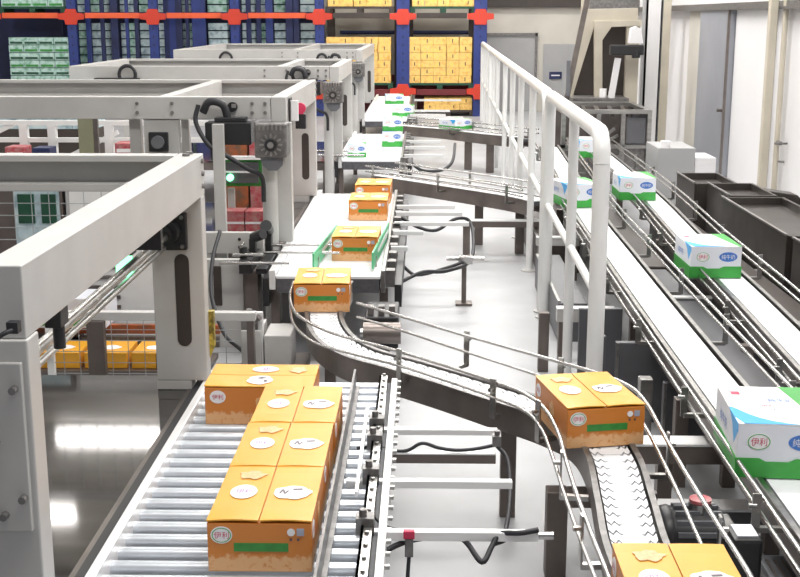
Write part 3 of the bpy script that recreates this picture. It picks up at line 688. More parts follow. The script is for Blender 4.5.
for x, y, s, lab in ((-1.55, 15.18, 1, 'black curled cable loop hanging from the third gantry beam'), (-3.7, 15.18, 1.2, 'black cable loop at the left end of the third gantry beam'), (-3.4, 20.98, 1.2, 'black cable loop at the left end of the rearmost gantry beam'), (-1.75, 20.98, .9, 'black cable loop right of the rearmost gantry middle')):
    pts = [(x+.085*s*math.cos(a), y-.05, 1.70+.09*s*math.sin(a)) for a in [R(-60+i*40) for i in range(9)]]
    cable(lab, pts, .022)
tag(MB().box(-4.1, -3.55, 15.04, 15.17, 1.555, 1.66).build('cable_duct', M['black'], None, .008), 'low black motor housing under the left end of the third gantry beam', 'motor')
for x, y, lab in ((-1.47, 9.28, 'dark round grommet on the second gantry beam'), (-1.45, 15.18, 'dark round grommet on the third gantry beam'),):
    t = tag(MB().cyl((x, y+.02, 1.725), (x, y-.015, 1.725), .038, 20).build('grommet', M['black']), lab, 'grommet')
    MB().box(x-.004, x+.03, y-.02, y-.015, 1.72, 1.75).build('grommet_gleam', M['steel'], t)
# white tag and red switch on the right of gantry two
t = thing('emergency_switch', 'pink-red push switch in a black housing on the second gantry side', 'switch', (-1.07, 9.6, 1.5))
MB().box(-1.055, -.97, 9.92, 9.98, 1.50, 1.62).build('switch_housing', M['black'], t, .005)
MB().cyl((-1.01, 9.93, 1.67), (-1.01, 9.88, 1.67), .045, 16).box(-1.03, -.99, 9.93, 9.97, 1.60, 1.66).build('switch_button', M['lredink'], t)
t = tag(MB().box(-1.045, -.985, 9.50, 9.52, 1.60, 1.76).build('sensor_box', M['white'], None, .004), 'small white box on the side of the second gantry beam', 'box')
MB().box(-1.055, -1.045, 9.45, 9.6, 1.52, 1.78).build('box_mount', M['black'], t)
# bearing on gantry two's middle plate
t = thing('mid_post', 'broad grey bearing post hanging under the second gantry beam, black bearing on it', 'post', (-2.1, 9.35, 0))
MB().box(-2.17, -1.90, 9.315, 9.40, 1.28, 1.625).box(-2.31, -2.22, 9.42, 9.5, 0, 1.625).box(-1.90, -1.84, 9.42, 9.5, 0, 1.62).build('post_plate', M['paint'], t, .004)
e = MB().box(-2.13, -1.98, 9.28, 9.315, 1.38, 1.53).build('bearing_block', M['black'], t, .006)
MB().cyl((-2.055, 9.28, 1.455), (-2.055, 9.25, 1.455), .05, 20).build('bearing_ring', M['grey'], e)
t = tag(MB().box(-3.17, -3.03, 11.0, 11.12, 0, 1.628).build('olive_post', M['olive'], None, .004), 'flat olive green post standing behind the second gantry beam', 'post')
MB().box(-3.03, -2.99, 11.0, 11.05, 0, 1.62).build('post_edge', M['dsteel'], t)

# machine tables
def table(y0, y1, label):
    t = thing('machine_table', label, 'table', (-2.2, (y0+y1)/2, 0), 'steel machine tables under the gantries')
    MB().box(-3.6, -1.135, y0, y1, .585, .60).build('table_top', M['table'], t)
    MB().box(-3.58, -1.16, y0+.02, y1-.02, .48, .584).build('table_frame', M['dsteel'], t)
    MB().box(-1.16, -1.13, y0, y1, .50, .606).build('edge_rail', M['dsteel'], t)
    for x in (-3.5, -2.3, -1.25):
        for y in (y0+.1, y1-.1): MB().box(x-.04, x+.04, y-.04, y+.04, 0, .48).build('leg', M['brown'], t)
table(1.9, 5.90, 'dark polished steel table top at the left front with bright lamp reflections')
table(9.45, 11.80, 'dark steel table under the second gantry, left of the wide belt')
table(15.3, 17.8, 'dark steel table under the third gantry')

# ================================================================ LEFT BACKGROUND
# wire mesh guard panels
def mesh_panel(x0, x1, y, z0, z1, label, step=.07, vstep=.10):
    t = thing('mesh_guard', label, 'guard', ((x0+x1)/2, y, 0), 'wire mesh guard panels')
    m = MB(); z = z0
    while z < z1: m.box(x0, x1, y-.002, y+.002, z-.002, z+.002); z += step
    x = x0
    while x < x1: m.box(x-.002, x+.002, y-.004, y+0, z0, z1); x += vstep
    m.build('wire_mesh', M['wire'], t)
    MB().box(x0, x1, y-.02, y+.02, z1, z1+.035).build('top_bar', M['whitebar'], t)
    MB().box(x0, x0+.04, y-.02, y+.02, 0, z1).build('post', M['paint2'], t)
    MB().box(x1-.04, x1, y-.02, y+.02, 0, z1).build('post', M['paint2'], t)
mesh_panel(-2.72, -1.40, 6.7, 1.16, 1.58, 'white framed wire mesh guard behind the nearest gantry beam')
mesh_panel(-2.3, -.97, 7.05, .12, .62, 'low wire mesh guard behind the near machine table')
t = thing('guard_rail', 'pale horizontal bar on a brown post behind the near machine table', 'rail', (-1.6, 6.8, 0))
MB().box(-2.6, -.98, 6.78, 6.84, .665, .715).build('rail_bar', M['paint'], t, .003)
MB().box(-1.965, -1.865, 6.75, 6.80, 0, .664).build('post', M['brown'], t)
MB().box(-1.03, -.99, 6.78, 6.84, 0, .664).build('post', M['brown'], t)
t = thing('low_conveyor', 'low brown-edged conveyor carrying a row of yellow-orange cartons behind the table', 'conveyor', (-2, 7.4, 0))
MB().box(-3.4, -1.35, 7.2, 7.62, .20, .232).build('bed', M['dsteel'], t)
MB().box(-3.4, -1.35, 7.70, 7.74, .34, .40).build('edge_strip', M['orangecard'], t)
MB().box(-3.4, -1.35, 7.66, 7.70, .26, .33).build('side_bar', M['cast'], t)
for x in (-3.3, -2.3, -1.45): MB().box(x-.03, x+.03, 7.24, 7.74, 0, .26 if 0 else .20).box(x-.03, x+.03, 7.66, 7.74, .20, .34).build('leg', M['brown'], t)
for k in range(4):
    x = -2.30+k*.30 if k < 4 else 0
    if k == 3: x = -1.55
    t = thing('yellow_carton', ['yellow-orange carton on the low conveyor, just right of the near post', 'yellow-orange carton on the low conveyor, left of the brown post', 'yellow-orange carton on the low conveyor, right behind the brown post', 'yellow-orange carton on the low conveyor, nearest the slotted post'][k], 'carton', (x, 7.4, .232), 'yellow cartons on the low conveyor')
    MB().box(x-.135, x+.135, 7.25, 7.55, .233, .335).build('carton_body', M['amber'], t, .004)
    oval((x, 7.38, .3355), X_, Y_, .07, .05, wob=.05).build('top_label', M['white'], t)
# grey cabinet stacks and cartons glimpsed through the mesh
t = thing('control_cabinet', 'pale grey control cabinet seen through the mesh behind the near gantry', 'cabinet', (-1.9, 8.3, 0))
MB().box(-2.45, -1.72, 8.1, 8.5, 0, 1.42).build('cabinet_body', M['paint'], t, .006)
MB().box(-2.42, -1.76, 8.085, 8.099, .1, 1.38).build('cabinet_door', M['paint2'], t, .003)
for i in range(7): MB().box(-2.35, -2.10, 8.07, 8.084, .35+i*.07, .375+i*.07).build('vent_slot', M['dsteel'], t)
t = thing('slotted_frame', 'grey slotted frame plate behind the mesh, left of the round column', 'frame', (-1.45, 8.5, 0))
MB().box(-1.66, -1.32, 8.60, 8.66, 0, .665).build('frame_plate', M['paint'], t, .004)
MB().box(-1.54, -1.48, 8.585, 8.60, .32, .62).build('slot', M['vdark'], t, .01)
MB().box(-1.64, -1.20, 8.86, 8.92, .66, .82).build('frame_beam', M['paint'], t, .004)
MB().cyl((-1.38, 8.86, .77), (-1.38, 8.85, .77), .012).cyl((-1.38, 8.86, .71), (-1.38, 8.85, .71), .012).build('bolt_row', M['black'], t)
MB().box(-1.64, -1.58, 8.87, 8.91, 0, .66).build('leg', M['paint'], t)
# operator panel
t = thing('operator_panel', 'green-framed operator panel glimpsed left of the gearbox column', 'panel', (-1.55, 10.3, .6))
MB().box(-1.74, -1.38, 10.3, 10.36, .97, 1.20).build('panel_frame', M['dgreen'], t, .006)
MB().box(-1.70, -1.42, 10.285, 10.299, 1.0, 1.18).build('screen', M['panel'], t)
MB().box(-1.74, -1.38, 10.26, 10.30, 1.205, 1.235).box(-1.76, -1.42, 10.27, 10.299, 1.09, 1.105).build('panel_trim', M['white'], t)
MB().cyl((-1.665, 10.285, 1.05), (-1.665, 10.25, 1.05), .03, 20).build('lit_button', M['lampg'], t)
MB().box(-1.70, -1.64, 10.32, 10.36, .60, .95).build('panel_stand', M['paint'], t)
for k, (x, mt, lab) in enumerate(((-1.60, 'redcard', 'red and white carton below the operator panel'), (-1.42, 'redcard', 'red and white carton beside the gearbox column'))):
    o = tag(MB().box(x-.085, x+.085, 10.0, 10.2, .60+.16*0, .80).build('red_carton', M[mt], None, .004), lab, 'carton', 'red cartons on the second table')
    MB().box(x-.085, x+.085, 9.998, 10.0, .69, .71).build('carton_band', M['white'], o)
o = tag(MB().box(-1.86, -1.62, 11.0, 11.25, .601, 1.36).build('orange_carton_pile', M['orangecard'], None, .004), 'orange and brown carton stood upright behind the operator panel', 'carton')
o = tag(MB().box(-1.60, -1.40, 11.0, 11.25, .601, 1.40).build('red_carton_pile', M['redcard'], None, .004), 'red carton stood upright behind the operator panel', 'carton')
# sloping guard plate and post just right of the near frame corner
t = thing('guard_plate', 'grey guard plate with fine vertical bars right of the near slotted post', 'guard', (-1.8, 9.0, 0))
m = MB()
for k in range(12): m.bar((-1.93+k*.02, 8.98, .95+k*.012), (-1.93+k*.02, 8.98, 1.14+k*.018), .006, .006)
m.build('bar_grille', M['dsteel'], t)
MB().prism([(-1.94, .93), (-1.66, 1.08), (-1.66, 1.10), (-1.94, .95)], 8.96, 9.0, 'y').prism([(-1.94, 1.12), (-1.66, 1.36), (-1.66, 1.39), (-1.94, 1.15)], 8.96, 9.0, 'y').build('grille_frame', M['brown'], t)
MB().box(-1.575, -1.495, 8.95, 9.02, 0, 1.62).box(-1.96, -1.93, 8.96, 9.0, 0, 1.16).build('post', M['paint'], t)
MB().prism([(-1.93, .82), (-1.66, .82), (-1.66, 1.06), (-1.93, .92)], 9.0, 9.02, 'y').build('plate', M['paint'], t)
# white guard frames far left behind gantry two
def frame_run(y, xs, zs, x0, x1, label, diag=()):
    t = thing('safety_fence', label, 'guard', ((x0+x1)/2, y, 0), 'white guard frames at the far left')
    for x in xs: MB().box(x-.045, x+.045, y-.04, y+.04, 0, zs[0]).build('post', M['paint2'], t)
    for z in zs: MB().box(x0, x1, y-.035, y+.035, z, z+.05).build('rail', M['paint2'], t)
    for a, b in diag: MB().bar(a, b, .05, .05).build('brace', M['paint2'], t)
p = lambda x, y: PY(x, y, 13.4)
frame_run(13.4, [p(15, 0).x, p(44, 0).x, p(102, 0).x, p(132, 0).x], [p(0, 125).z, p(0, 142).z], -5.1, -2.4, 'white guard frame of posts and rails seen under the second gantry beam', [(p(62, 160), p(118, 132)), (p(-20, 140), p(14, 124))])
t = thing('carton_pallet', 'row of pale blue cartons on a pallet behind the white guard frame at far left', 'pallet', (-4.6, 15, 0))
MB().box(-5.4, -4.0, 14.6, 15.2, 0, .12).build('pallet', M['greenp'], t)
MB().box(-5.4, -4.0, 14.6, 15.2, .12, 1.06).build('pallet_deck', M['vdark'], t)
for r_ in range(2):
    for k in range(5):
        x = -5.38+k*.275; z = 1.065+r_*.18
        tag(MB().box(x, x+.268, 14.62, 15.15, z, z+.175).build('pale_carton', M['gcard2'], None, .004), 'pale blue carton behind the white fence, %s row, %s from left' % (['lower', 'upper'][r_], ['first', 'second', 'third', 'fourth', 'fifth'][k]), 'carton', 'pale blue cartons behind the guard frame')
for a, b_, c, mt, lab in ((-6, 14, 147, 'redcard', 'red crate at the far left edge under the white fence rail'), (107, 125, 143, 'redcard', 'red crate between the olive post and the bearing post'), (22, 40, 148, 'dblue', 'dark blue crate behind the near gantry back beam')):
    xa, xb, zz = PY(a, 0, 13.0).x, PY(b_, 0, 13.0).x, PY(0, c, 13.0).z
    o = tag(MB().box(xa, xb, 13.0, 13.25, 0, zz).build('stacked_crate', M[mt], None, .006), lab, 'crate')
    MB().box(xa+.02, xb-.02, 12.997, 13.0, zz-.10, zz-.06).build('crate_band', M['white'], o)
t = thing('packing_cell', 'grey brown machine housing with pale windows behind the wire mesh at left', 'machine', (-2.8, 8.3, 0))
MB().box(-3.9, -2.47, 8.1, 8.6, 0, 1.40).build('housing', M['brown'], t, .01)
for x0, x1 in ((-2.80, -2.49),): MB().box(x0, x1, 8.085, 8.1, .45, 1.34).build('pale_window', M['gcard2'], t)
MB().box(-2.77, -2.66, 8.07, 8.085, 1.02, 1.22).build('green_print', M['greenp'], t)
MB().box(-2.61, -2.51, 8.07, 8.085, 1.02, 1.22).build('green_print', M['greenp'], t)
for k in range(2):
    x = -2.65+k*.30
    t = tag(MB().box(x, x+.27, 7.6, 7.9, .405, .60).build('milk_pack', M['card']), ['white and green milk pack behind the mesh at the left edge', 'white and green milk pack behind the mesh, second from the left edge'][k], 'carton', 'milk packs behind the mesh')
    MB().box(x+.03, x+.24, 7.597, 7.6, .42, .50).build('green_print', M['green'], t)

# ================================================================ RACKING AND PALLETS
YR = 30.0
px2x = lambda px, Y: PY(px, 50, Y).x
ups = [-8, 74, 155, 236, 320, 403, 480]
zb1, zb0 = 2.40, .60
for i, px in enumerate(ups):
    x = px2x(px, YR)
    wd = .11 if px < 400 else .16
    nm = ['at the left picture edge', 'left of the narrow blue bays', 'second from the left in the narrow bays', 'third from the left in the narrow bays', 'left of the first yellow pallet', 'between the two yellow pallets', 'just left of the railing end'][i]
    t = thing('rack_upright', 'tall blue rack upright with red connector, '+nm, 'rack post', (x, YR, 0), 'blue uprights of the pallet rack')
    MB().box(x-wd, x+wd, YR-.08, YR+.08, 0, 4.4).build('column', M['blue'], t, .01)
    for z in (zb1, zb0):
        MB().prism([(x-.32, z-.05), (x-.16, z-.07), (x-.14, z-.18), (x+.14, z-.18), (x+.16, z-.07), (x+.32, z-.05), (x+.32, z+.08), (x+.15, z+.10), (x+.12, z+.19), (x-.12, z+.19), (x-.15, z+.10), (x-.32, z+.08)], YR-.115, YR-.081, 'y').build('beam_connector', M['red'], t)
    m = MB()
    for k in range(20): m.box(x-.02, x+.02, YR-.083, YR-.08, .3+k*.2, .36+k*.2)
    m.build('hole_row', M['dblue'], t)
for i in range(len(ups)-1):
    xa, xb = px2x(ups[i], YR)+.33, px2x(ups[i+1], YR)-.33
    far = ups[i] >= 320
    tag(MB().box(xa, xb, YR-.07, YR-.0, zb1-.03, zb1+.10).build('rack_beam', M['vdark'] if far else M['orange'], None, .008), ['dark upper rack beam' , 'orange upper rack beam'][0 if far else 1]+' spanning bay %s' % ['at the left edge above the green cartons', 'right of the first upright', 'in the middle of the narrow bays', 'ending left of the yellow pallet', 'over the first yellow pallet', 'over the second yellow pallet'][i], 'rack beam')
    tag(MB().box(xa, xb, YR-.07, YR-.0, zb0-.08, zb0+.06).build('rack_beam', M['dred'], None, .008), 'dark red lower rack beam '+['at the left picture edge', 'below the first narrow bay', 'below the second narrow bay', 'below the third narrow bay', 'below the first yellow pallet', 'below the second yellow pallet'][i], 'rack beam')
def pallet(x0, x1, y, z, label, rows, cols, h, matn, cname, where, mt='greenp', depth=.75):
    t = thing('pallet', label, 'pallet', ((x0+x1)/2, y, z))
    MB().box(x0-.05, x1+.05, y, y+depth+.05, z+.10, z+.15).build('deck', M[mt], t)
    m = MB()
    for k in range(3):
        xx = x0+(x1-x0)*k/2; MB().box(max(x0-.05, xx-.07), min(x1+.05, xx+.07), y, y+depth+.05, z+.001, z+.099).build('block', M[mt], t)
    w_ = (x1-x0)/cols
    R_ = ['bottom', 'second', 'third', 'fourth', 'fifth', 'sixth', 'seventh', 'eighth', 'ninth']; K_ = ['first', 'second', 'third', 'fourth', 'fifth', 'sixth', 'seventh', 'eighth']
    for r_ in range(rows):
        for k in range(cols):
            jx = random.uniform(-.008, .008); jy = random.uniform(0, .02); zz = z+.152+r_*h
            a = x0+k*w_+.004+jx; b = x0+(k+1)*w_-.004+jx
            o = tag(MB().box(a, b, y+jy, y+jy+depth-.03, zz, zz+h-(.004 if matn == 'ycard' else .016)).build('pallet_carton', M[matn], None, .006),
                '%s carton %s, %s row, %s from left' % (cname, where, R_[r_], K_[k]), 'carton', '%s cartons %s' % (cname, where))
            if k % 2 == r_ % 2 and matn == 'ycard':
                MB().box((a+b)/2-.012, (a+b)/2+.012, y+jy-.003, y+jy, zz+.05, zz+h*.75).build('hand_slot', M['vdark'], o)
            elif matn != 'ycard':
                MB().box(a+.03, b-.03, y+jy-.003, y+jy, zz+.02, zz+.02+h*.28).build('green_print', M['greenp' if (r_ % 2) else 'dgreen'], o)
yp = YR-.02
X = lambda px: px2x(px, YR)
# lower level, standing on the lower beam
pallet(X(408), X(472), yp, zb0+.06, 'green pallet under the second yellow carton stack', 6, 5, .185, 'ycard', 'yellow', 'on pallet left of the railing end')
pallet(X(326), X(391), yp, zb0+.06, 'green pallet under the first yellow carton stack', 6, 5, .185, 'ycard', 'yellow', 'on pallet behind the rear gantry')
pallet(X(9), X(69), yp, zb0+.06, 'green pallet under the pale green carton stack at the left', 6, 4, .185, 'gcard', 'pale green', 'on low pallet at left edge')
# upper level
pallet(X(412), X(474), yp, zb1+.10, 'green pallet on the upper beam above the second yellow stack', 3, 5, .185, 'ycard', 'yellow', 'on upper pallet above railing end')
pallet(X(328), X(392), yp, zb1+.10, 'brown pallet on the upper beam above the first yellow stack', 3, 5, .185, 'ycard', 'yellow', 'on upper pallet above rear gantry', 'vdark')
pallet(X(4), X(66), yp, zb1+.10, 'green pallet on the upper beam at the left edge', 3, 4, .185, 'gcard', 'pale green', 'on upper pallet at left edge')
# floor level behind the crossing conveyors
pallet(X(424), X(473), yp, .001, 'low pallet on the floor under the dark red beam', 2, 4, .15, 'ycard', 'yellow', 'on floor pallet below the red beam', 'vdark')
# deep lanes behind: inner uprights and narrow slices of carton stacks
YL = 30.75
lanes = [(80, 88), (93, 102), (106, 111), (122, 127), (130, 136), (141, 152), (160, 165), (183, 187), (190, 195), (209, 228), (243, 247), (252, 256), (262, 266), (275, 286), (301, 315)]
for i, (a, b) in enumerate(lanes):
    xa, xb = px2x(a, YL), px2x(b, YL)
    for lv, z in ((0, zb0+.08), (1, zb1+.12)):
        n = 8 if lv == 0 else 3
        for r_ in range(n):
            zz = z+r_*.20
            o = tag(MB().box(xa, xb, YL, YL+.35, zz, zz+.168).build('lane_carton', M['gcard2' if (i*3+lv) % 4 else 'gcard'], None, .005),
                'pale carton %s, %s level, %s row' % (['beside the first upright', 'second lane after first upright', 'third lane after first upright', 'fourth lane after first upright', 'fifth lane after first upright', 'just left of the second upright', 'just right of the second upright', 'second slice past the second upright', 'third slice past the second upright', 'just left of the third upright', 'just right of the third upright', 'second slice past the third upright', 'third slice past the third upright', 'in the wide last lane', 'left of the first yellow pallet'][i], ['lower', 'upper'][lv], ['bottom', 'second', 'third', 'fourth', 'fifth', 'sixth', 'seventh', 'top'][r_]), 'carton', 'pale cartons in the deep rack lanes')
for lv, z in ((0, zb0+.078), (1, zb1+.118)):
    o = tag(MB().box(-9.3, px2x(318, YL), YL-.02, YL+.38, z-.05, z).build('lane_shelf', M['dblue']), 'dark blue lane shelf carrying the %s slices of pale cartons' % ['lower', 'upper'][lv], 'shelf')
    for x in (-9.2, px2x(122, YL), px2x(195, YL), px2x(296, YL)): MB().box(x-.03, x+.03, YL+.3, YL+.38, .001 if lv == 0 else zb0+.08, z-.05).build('shelf_leg', M['dblue'], o)
for i, px in enumerate((90, 104, 116, 128.5, 138, 168, 174, 180, 188.5, 200, 249.5, 259.5, 270, 290, 297)):
    x = px2x(px, 30.5); wd = (.06, .05, .09, .04, .05, .07, .09, .08, .04, .17, .06, .06, .09, .09, .07)[i]
    tag(MB().box(x-wd, x+wd, 30.45, 30.53, 0, 4.4).build('inner_upright', M['blue' if i % 3 == 0 else 'dblue'], None, .006), 'dark blue inner rack upright, %s from the left' % ['first', 'second', 'third', 'fourth', 'fifth', 'sixth', 'seventh', 'eighth', 'ninth', 'tenth and broadest', 'eleventh', 'twelfth', 'thirteenth', 'fourteenth', 'fifteenth'][i], 'rack post', 'inner uprights of the rack')
tag(MB().box(-12, px2x(322, 31.3), 31.30, 31.38, 0, 4.4).build('rack_back_panel', M['dblue']), 'dark blue backing deep inside the rack behind the narrow bays', 'panel')
tag(MB().box(px2x(324, 31.3), px2x(484, 31.3), 31.30, 31.38, 0, .95).build('rack_kick_panel', M['dred']), 'dark red-brown low backing behind the yellow stacks', 'panel')
for i, px in enumerate((330, 398, 409, 473)):
    x = px2x(px, 30.5); tag(MB().box(x-.10, x+.10, 30.95, 31.05, 0, 4.4).build('inner_upright', M['vdark'], None, .006), 'dark upright '+['left of the first yellow stack', 'right of the first yellow stack', 'left of the second yellow stack', 'right of the second yellow stack'][i], 'rack post', 'dark uprights behind the yellow stacks')
tag(MB().cyl((px2x(340, 31), 31.095, 2.02), (px2x(474, 31), 31.095, 2.02), .05, 10).build('rack_roll_bar', M['dblue']), 'dark round bar behind the gap above the yellow stacks', 'bar')

# ================================================================ WHITE RAILING
t = thing('safety_railing', 'long white tubular safety railing with vertical posts along the walkway', 'railing', (1.0, 9.5, 0))
rx = lambda y: .942 + (y-6.3)*.0165 if y < 12 else 1.036+(y-12)*.0205
zt = 1.80
secs = [(6.35, 9.55), (9.75, 23.0), (23.2, 28.6)]
for i, (a, b) in enumerate(secs):
    r = .046
    pts = [(rx(a), a, zt-.16)]+[(rx(a), a+.15*(1-math.cos(q)), zt-.15+.15*math.sin(q)) for q in [math.pi/12*k for k in range(1, 6)]]+[(rx(a+.15), a+.15, zt), (rx(b-.15), b-.15, zt)]+[(rx(b), b-.15+.15*math.sin(q), zt-.15+.15*math.cos(q)) for q in [math.pi/12*k for k in range(1, 6)]]+[(rx(b), b, zt-.16)]
    MB().tube(pts, r, 16).build('top_rail', M['paint2'], t)
    MB().cyl((rx(a), a, 0), (rx(a), a, zt-.159), r, 16).build('post', M['paint2'], t)
    MB().cyl((rx(a), a+.05, .93), (rx(b), b-.03, .93), .024, 12).build('middle_rail', M['paint2'], t)
    MB().cyl((rx(b), b, 0), (rx(b), b, zt-.159), r, 14).build('post', M['paint2'], t)
for y in (7.75, 11.4, 13.2, 15.0, 17.0, 19.6, 21.4, 25, 26.8):
    MB().cyl((rx(y), y, 0), (rx(y), y, zt-.03), .033, 12).build('post', M['paint2'], t)
for y in (6.35, 7.75, 9.55, 9.75, 11.4, 13.2):
    MB().cyl((rx(y), y, 0), (rx(y), y, .012), .075, 16).build('base_plate', M['paint'], t)

# ================================================================ RIGHT SIDE MACHINERY
# cross frames linking the belts
def cross(name, label, y, x0, x1, z, h, d, mt='brown', cap='whitebar', legs=()):
    t = thing(name, label, 'beam', ((x0+x1)/2, y, 0), 'cross beams under the right conveyors')
    MB().box(x0, x1, y-d/2, y+d/2, z-h, z).build('beam', M[mt], t, .004)
    MB().box(x0, x1, y-d/2-.004, y+d/2, z+.0005, z+.012).build('beam_cap', M[cap], t)
    for x in legs: MB().box(x-.035, x+.035, y-.035, y+.035, 0, z-h).build('leg', M['brown'], t)
cross('cross_beam', 'brown cross beam with bright top edge right of the bend carton', 5.45, .92, 1.9, .42, .09, .12, legs=(1.16, 1.72))
cross('cross_beam', 'lower white-topped cross beam below the bend carton', 5.15, .95, 1.7, .22, .08, .12, mt='panel', legs=(1.02, 1.60))
cross('cross_beam', 'pale cross beam between the last railing posts', 8.3, .95, 1.36, .38, .09, .08, mt='paint', legs=(1.0, 1.30))
cross('cross_beam', 'grey cross beam between the two right belts', 8.35, 1.62, 2.05, .45, .05, .06, mt='cast', legs=(1.66, 1.98))
cross('cross_beam', 'pale cross beam farther back behind the railing posts', 11.0, 1.05, 1.45, .40, .07, .08, mt='paint', legs=(1.1, 1.40))
cross('cross_beam', 'brown cross beam under the crossing conveyor', 12.0, .40, 1.25, .39, .06, .10, legs=(.44, 1.2))
t = tag(MB().box(.80, .87, 8.0, 8.07, 0, .42).build('short_post', M['brown'], None, .004), 'short brown steel post just left of the railing posts', 'post')
for x0, x1, y0, y1, z, mt, lab in ((1.70, 1.94, 4.6, 9.4, .44, 'panel', 'long dark grey housing between the two right belts'), (2.38, 2.78, 6.5, 12.5, .34, 'vdark', 'dark maroon tray between the outer belt and the bins'), (1.72, 2.0, 9.6, 13.2, .42, 'vdark', 'dark brown housing farther back between the right belts'), (1.02, 1.24, 8.8, 10.7, .30, 'panel', 'dark grey housing behind the railing posts left of the inner belt'), (1.10, 1.5, 11.3, 13.6, .32, 'vdark', 'dark brown housing behind the far railing posts')):
    o = tag(MB().box(x0, x1, y0, y1, .0, z).build('floor_housing', M[mt], None, .008), lab, 'housing')
    MB().box(x0, x0+.02, y0+.02, y1-.02, z+.0005, z+.012).build('housing_edge', M['steel'], o)
# grey sheet panels below the inner belt
for x, y, w_, h_, lab in ((1.02, 7.1, .10, .50, 'narrow grey steel upright panel behind the bend carton'), (1.16, 6.95, .40, .50, 'wide dark grey sheet panel behind the bend carton'), (1.34, 6.4, .30, .42, 'dark grey sheet panel under the inner belt')):
    o = tag(MB().box(x, x+w_, y, y+.05, 0, h_).build('sheet_panel', M['panel'], None, .004), lab, 'panel')
    MB().box(x, x+.015, y-.006, y, 0, h_).build('panel_edge', M['steel'], o)
for (x0, x1, y0, y1, z, lab) in ((1.0, 1.24, 6.3, 6.36, .47, 'grey machine leg panel left of the inner belt foot'),):
    tag(MB().box(1.19, 1.26, 6.3, 6.38, 0, z).build('support_post', M['steel'], None, .004), lab, 'post')
tag(MB().box(1.02, 1.30, 7.6, 7.64, 0, .55).build('sheet_panel', M['panel'], None, .004), 'dark grey sheet seen between the last two railing posts', 'panel')
# dark machine body at the lower right, with its motor
t = thing('packing_machine', 'dark grey machine housing under the right belts at the bottom right corner', 'machine', (1.6, 4.2, 0))
MB().box(1.30, 1.62, 3.6, 4.35, .0, .36).build('housing', M['grey'], t, .01)
MB().box(1.285, 1.30, 3.62, 4.33, .02, .34).build('side_plate', M['cast'], t)
m = MB()
for k in range(10): m.box(1.32+k*.03, 1.33+k*.03, 3.65, 4.3, .36, .368)
m.build('vent_ribs', M['dsteel'], t)
MX, MY, MZ = .99, 4.30, .455
t = thing('drive_motor', 'dark finned electric motor with a red cap beside the chain conveyor', 'motor', (MX+.05, MY, 0))
MB().cyl((MX-.04, MY, MZ), (MX+.15, MY, MZ), .115, 28).build('motor_body', M['black'], t)
for k in range(8):
    a = R(5+k*22); MB().bar((MX-.03, MY-.118*math.cos(a), MZ+.118*math.sin(a)), (MX+.14, MY-.118*math.cos(a), MZ+.118*math.sin(a)), .010, .020).build('cooling_fin', M['grey'], t)
MB().tube([(MX-.10, MY, MZ), (MX-.09, MY, MZ), (MX-.05, MY, MZ), (MX-.04, MY, MZ)], [.08, .115, .125, .122], 28).build('fan_cover', M['black'], t)
MB().cyl((MX+.07, MY, MZ+.11), (MX+.07, MY, MZ+.145), .045, 16).build('cap_base', M['steel'], t)
MB().cyl((MX+.07, MY, MZ+.146), (MX+.07, MY, MZ+.158), .042, 16).build('cap', M['redcard'], t)
MB().box(MX+.15, MX+.20, MY-.07, MY+.07, MZ-.07, MZ+.07).build('gear_unit', M['cast'], t, .01)
MB().box(MX+.12, MX+.225, 3.98, 4.12, .34, .59).build('terminal_box', M['black'], t, .015)
MB().box(MX+.135, MX+.21, 4.0, 4.10, .591, .597).build('box_lid', M['card'], t)
MB().bar((MX+.12, MY-.05, MZ-.05), (MX+.15, 4.12, MZ-.05), .03, .05).build('conduit', M['cast'], t)
MB().box(MX-.02, MX+.13, MY-.07, MY+.07, 0, MZ-.10).build('motor_mount', M['dsteel'], t)
tag(MB().box(.90, .965, 4.62, 4.66, .02, .50).build('grey_bracket', M['cast'], None, .004), 'grey bracket plate beside the chain belt', 'bracket')
cable('short black cable arching under the bend carton', [(.93, 5.06, .50), (.95, 5.04, .47), (.94, 5.0, .42), (.91, 4.96, .36), (.90, 4.95, .30)], .012)
# dark open bins along the right wall
def bin_(x0, x1, y0, y1, z, label):
    t = thing('steel_bin', label, 'bin', ((x0+x1)/2, (y0+y1)/2, 0), 'dark steel bins on the right')
    g = .03
    m = MB().box(x0, x0+g, y0, y1, .12, z).box(x1-g, x1, y0, y1, .12, z).box(x0+g, x1-g, y0, y0+g, .12, z).box(x0+g, x1-g, y1-g, y1, .12, z).box(x0+g, x1-g, y0+g, y1-g, .12, .15).box(x0+g, x1-g, y0+g, y1-g, z-.09, z-.07)
    m.build('bin_shell', M['tank'], t, .004)
    MB().box(x0-.012, x0+.012, y0, y1, z, z+.014).build('rim', M['steel'], t)
    for x in (x0+.05, x1-.05):
        for y in (y0+.05, y1-.05): MB().box(x-.03, x+.03, y-.03, y+.03, 0, .12).build('foot', M['brown'], t)
bin_(2.84, 3.30, 12.55, 13.45, .70, 'dark steel bin at the back of the bin row, beside the grey cabinet')
bin_(2.95, 3.42, 11.55, 12.45, .72, 'second dark steel bin from the back, with a bright rim')
bin_(2.86, 3.45, 9.35, 11.45, .72, 'long dark steel bin in front of the cream pipe')
bin_(2.88, 3.6, 6.9, 9.25, .72, 'nearest dark steel bin, cut off by the right picture edge')
t = thing('bin_divider', 'curved dark lid plate leaning over the long bin', 'lid', (3.6, 12.2, 0))
MB().prism([(3.46, .0), (3.9, .0), (3.9, .50), (3.75, .66), (3.46, .70)], 12.0, 12.25, 'y').build('lid_plate', M['tank'], t, .01)
t = thing('low_bench', 'low dark bench behind the long bin at the right wall', 'bench', (3.9, 12.4, 0))
MB().box(3.5, 4.1, 10.7, 11.8, .10, .58).build('bench_body', M['tank'], t, .01)
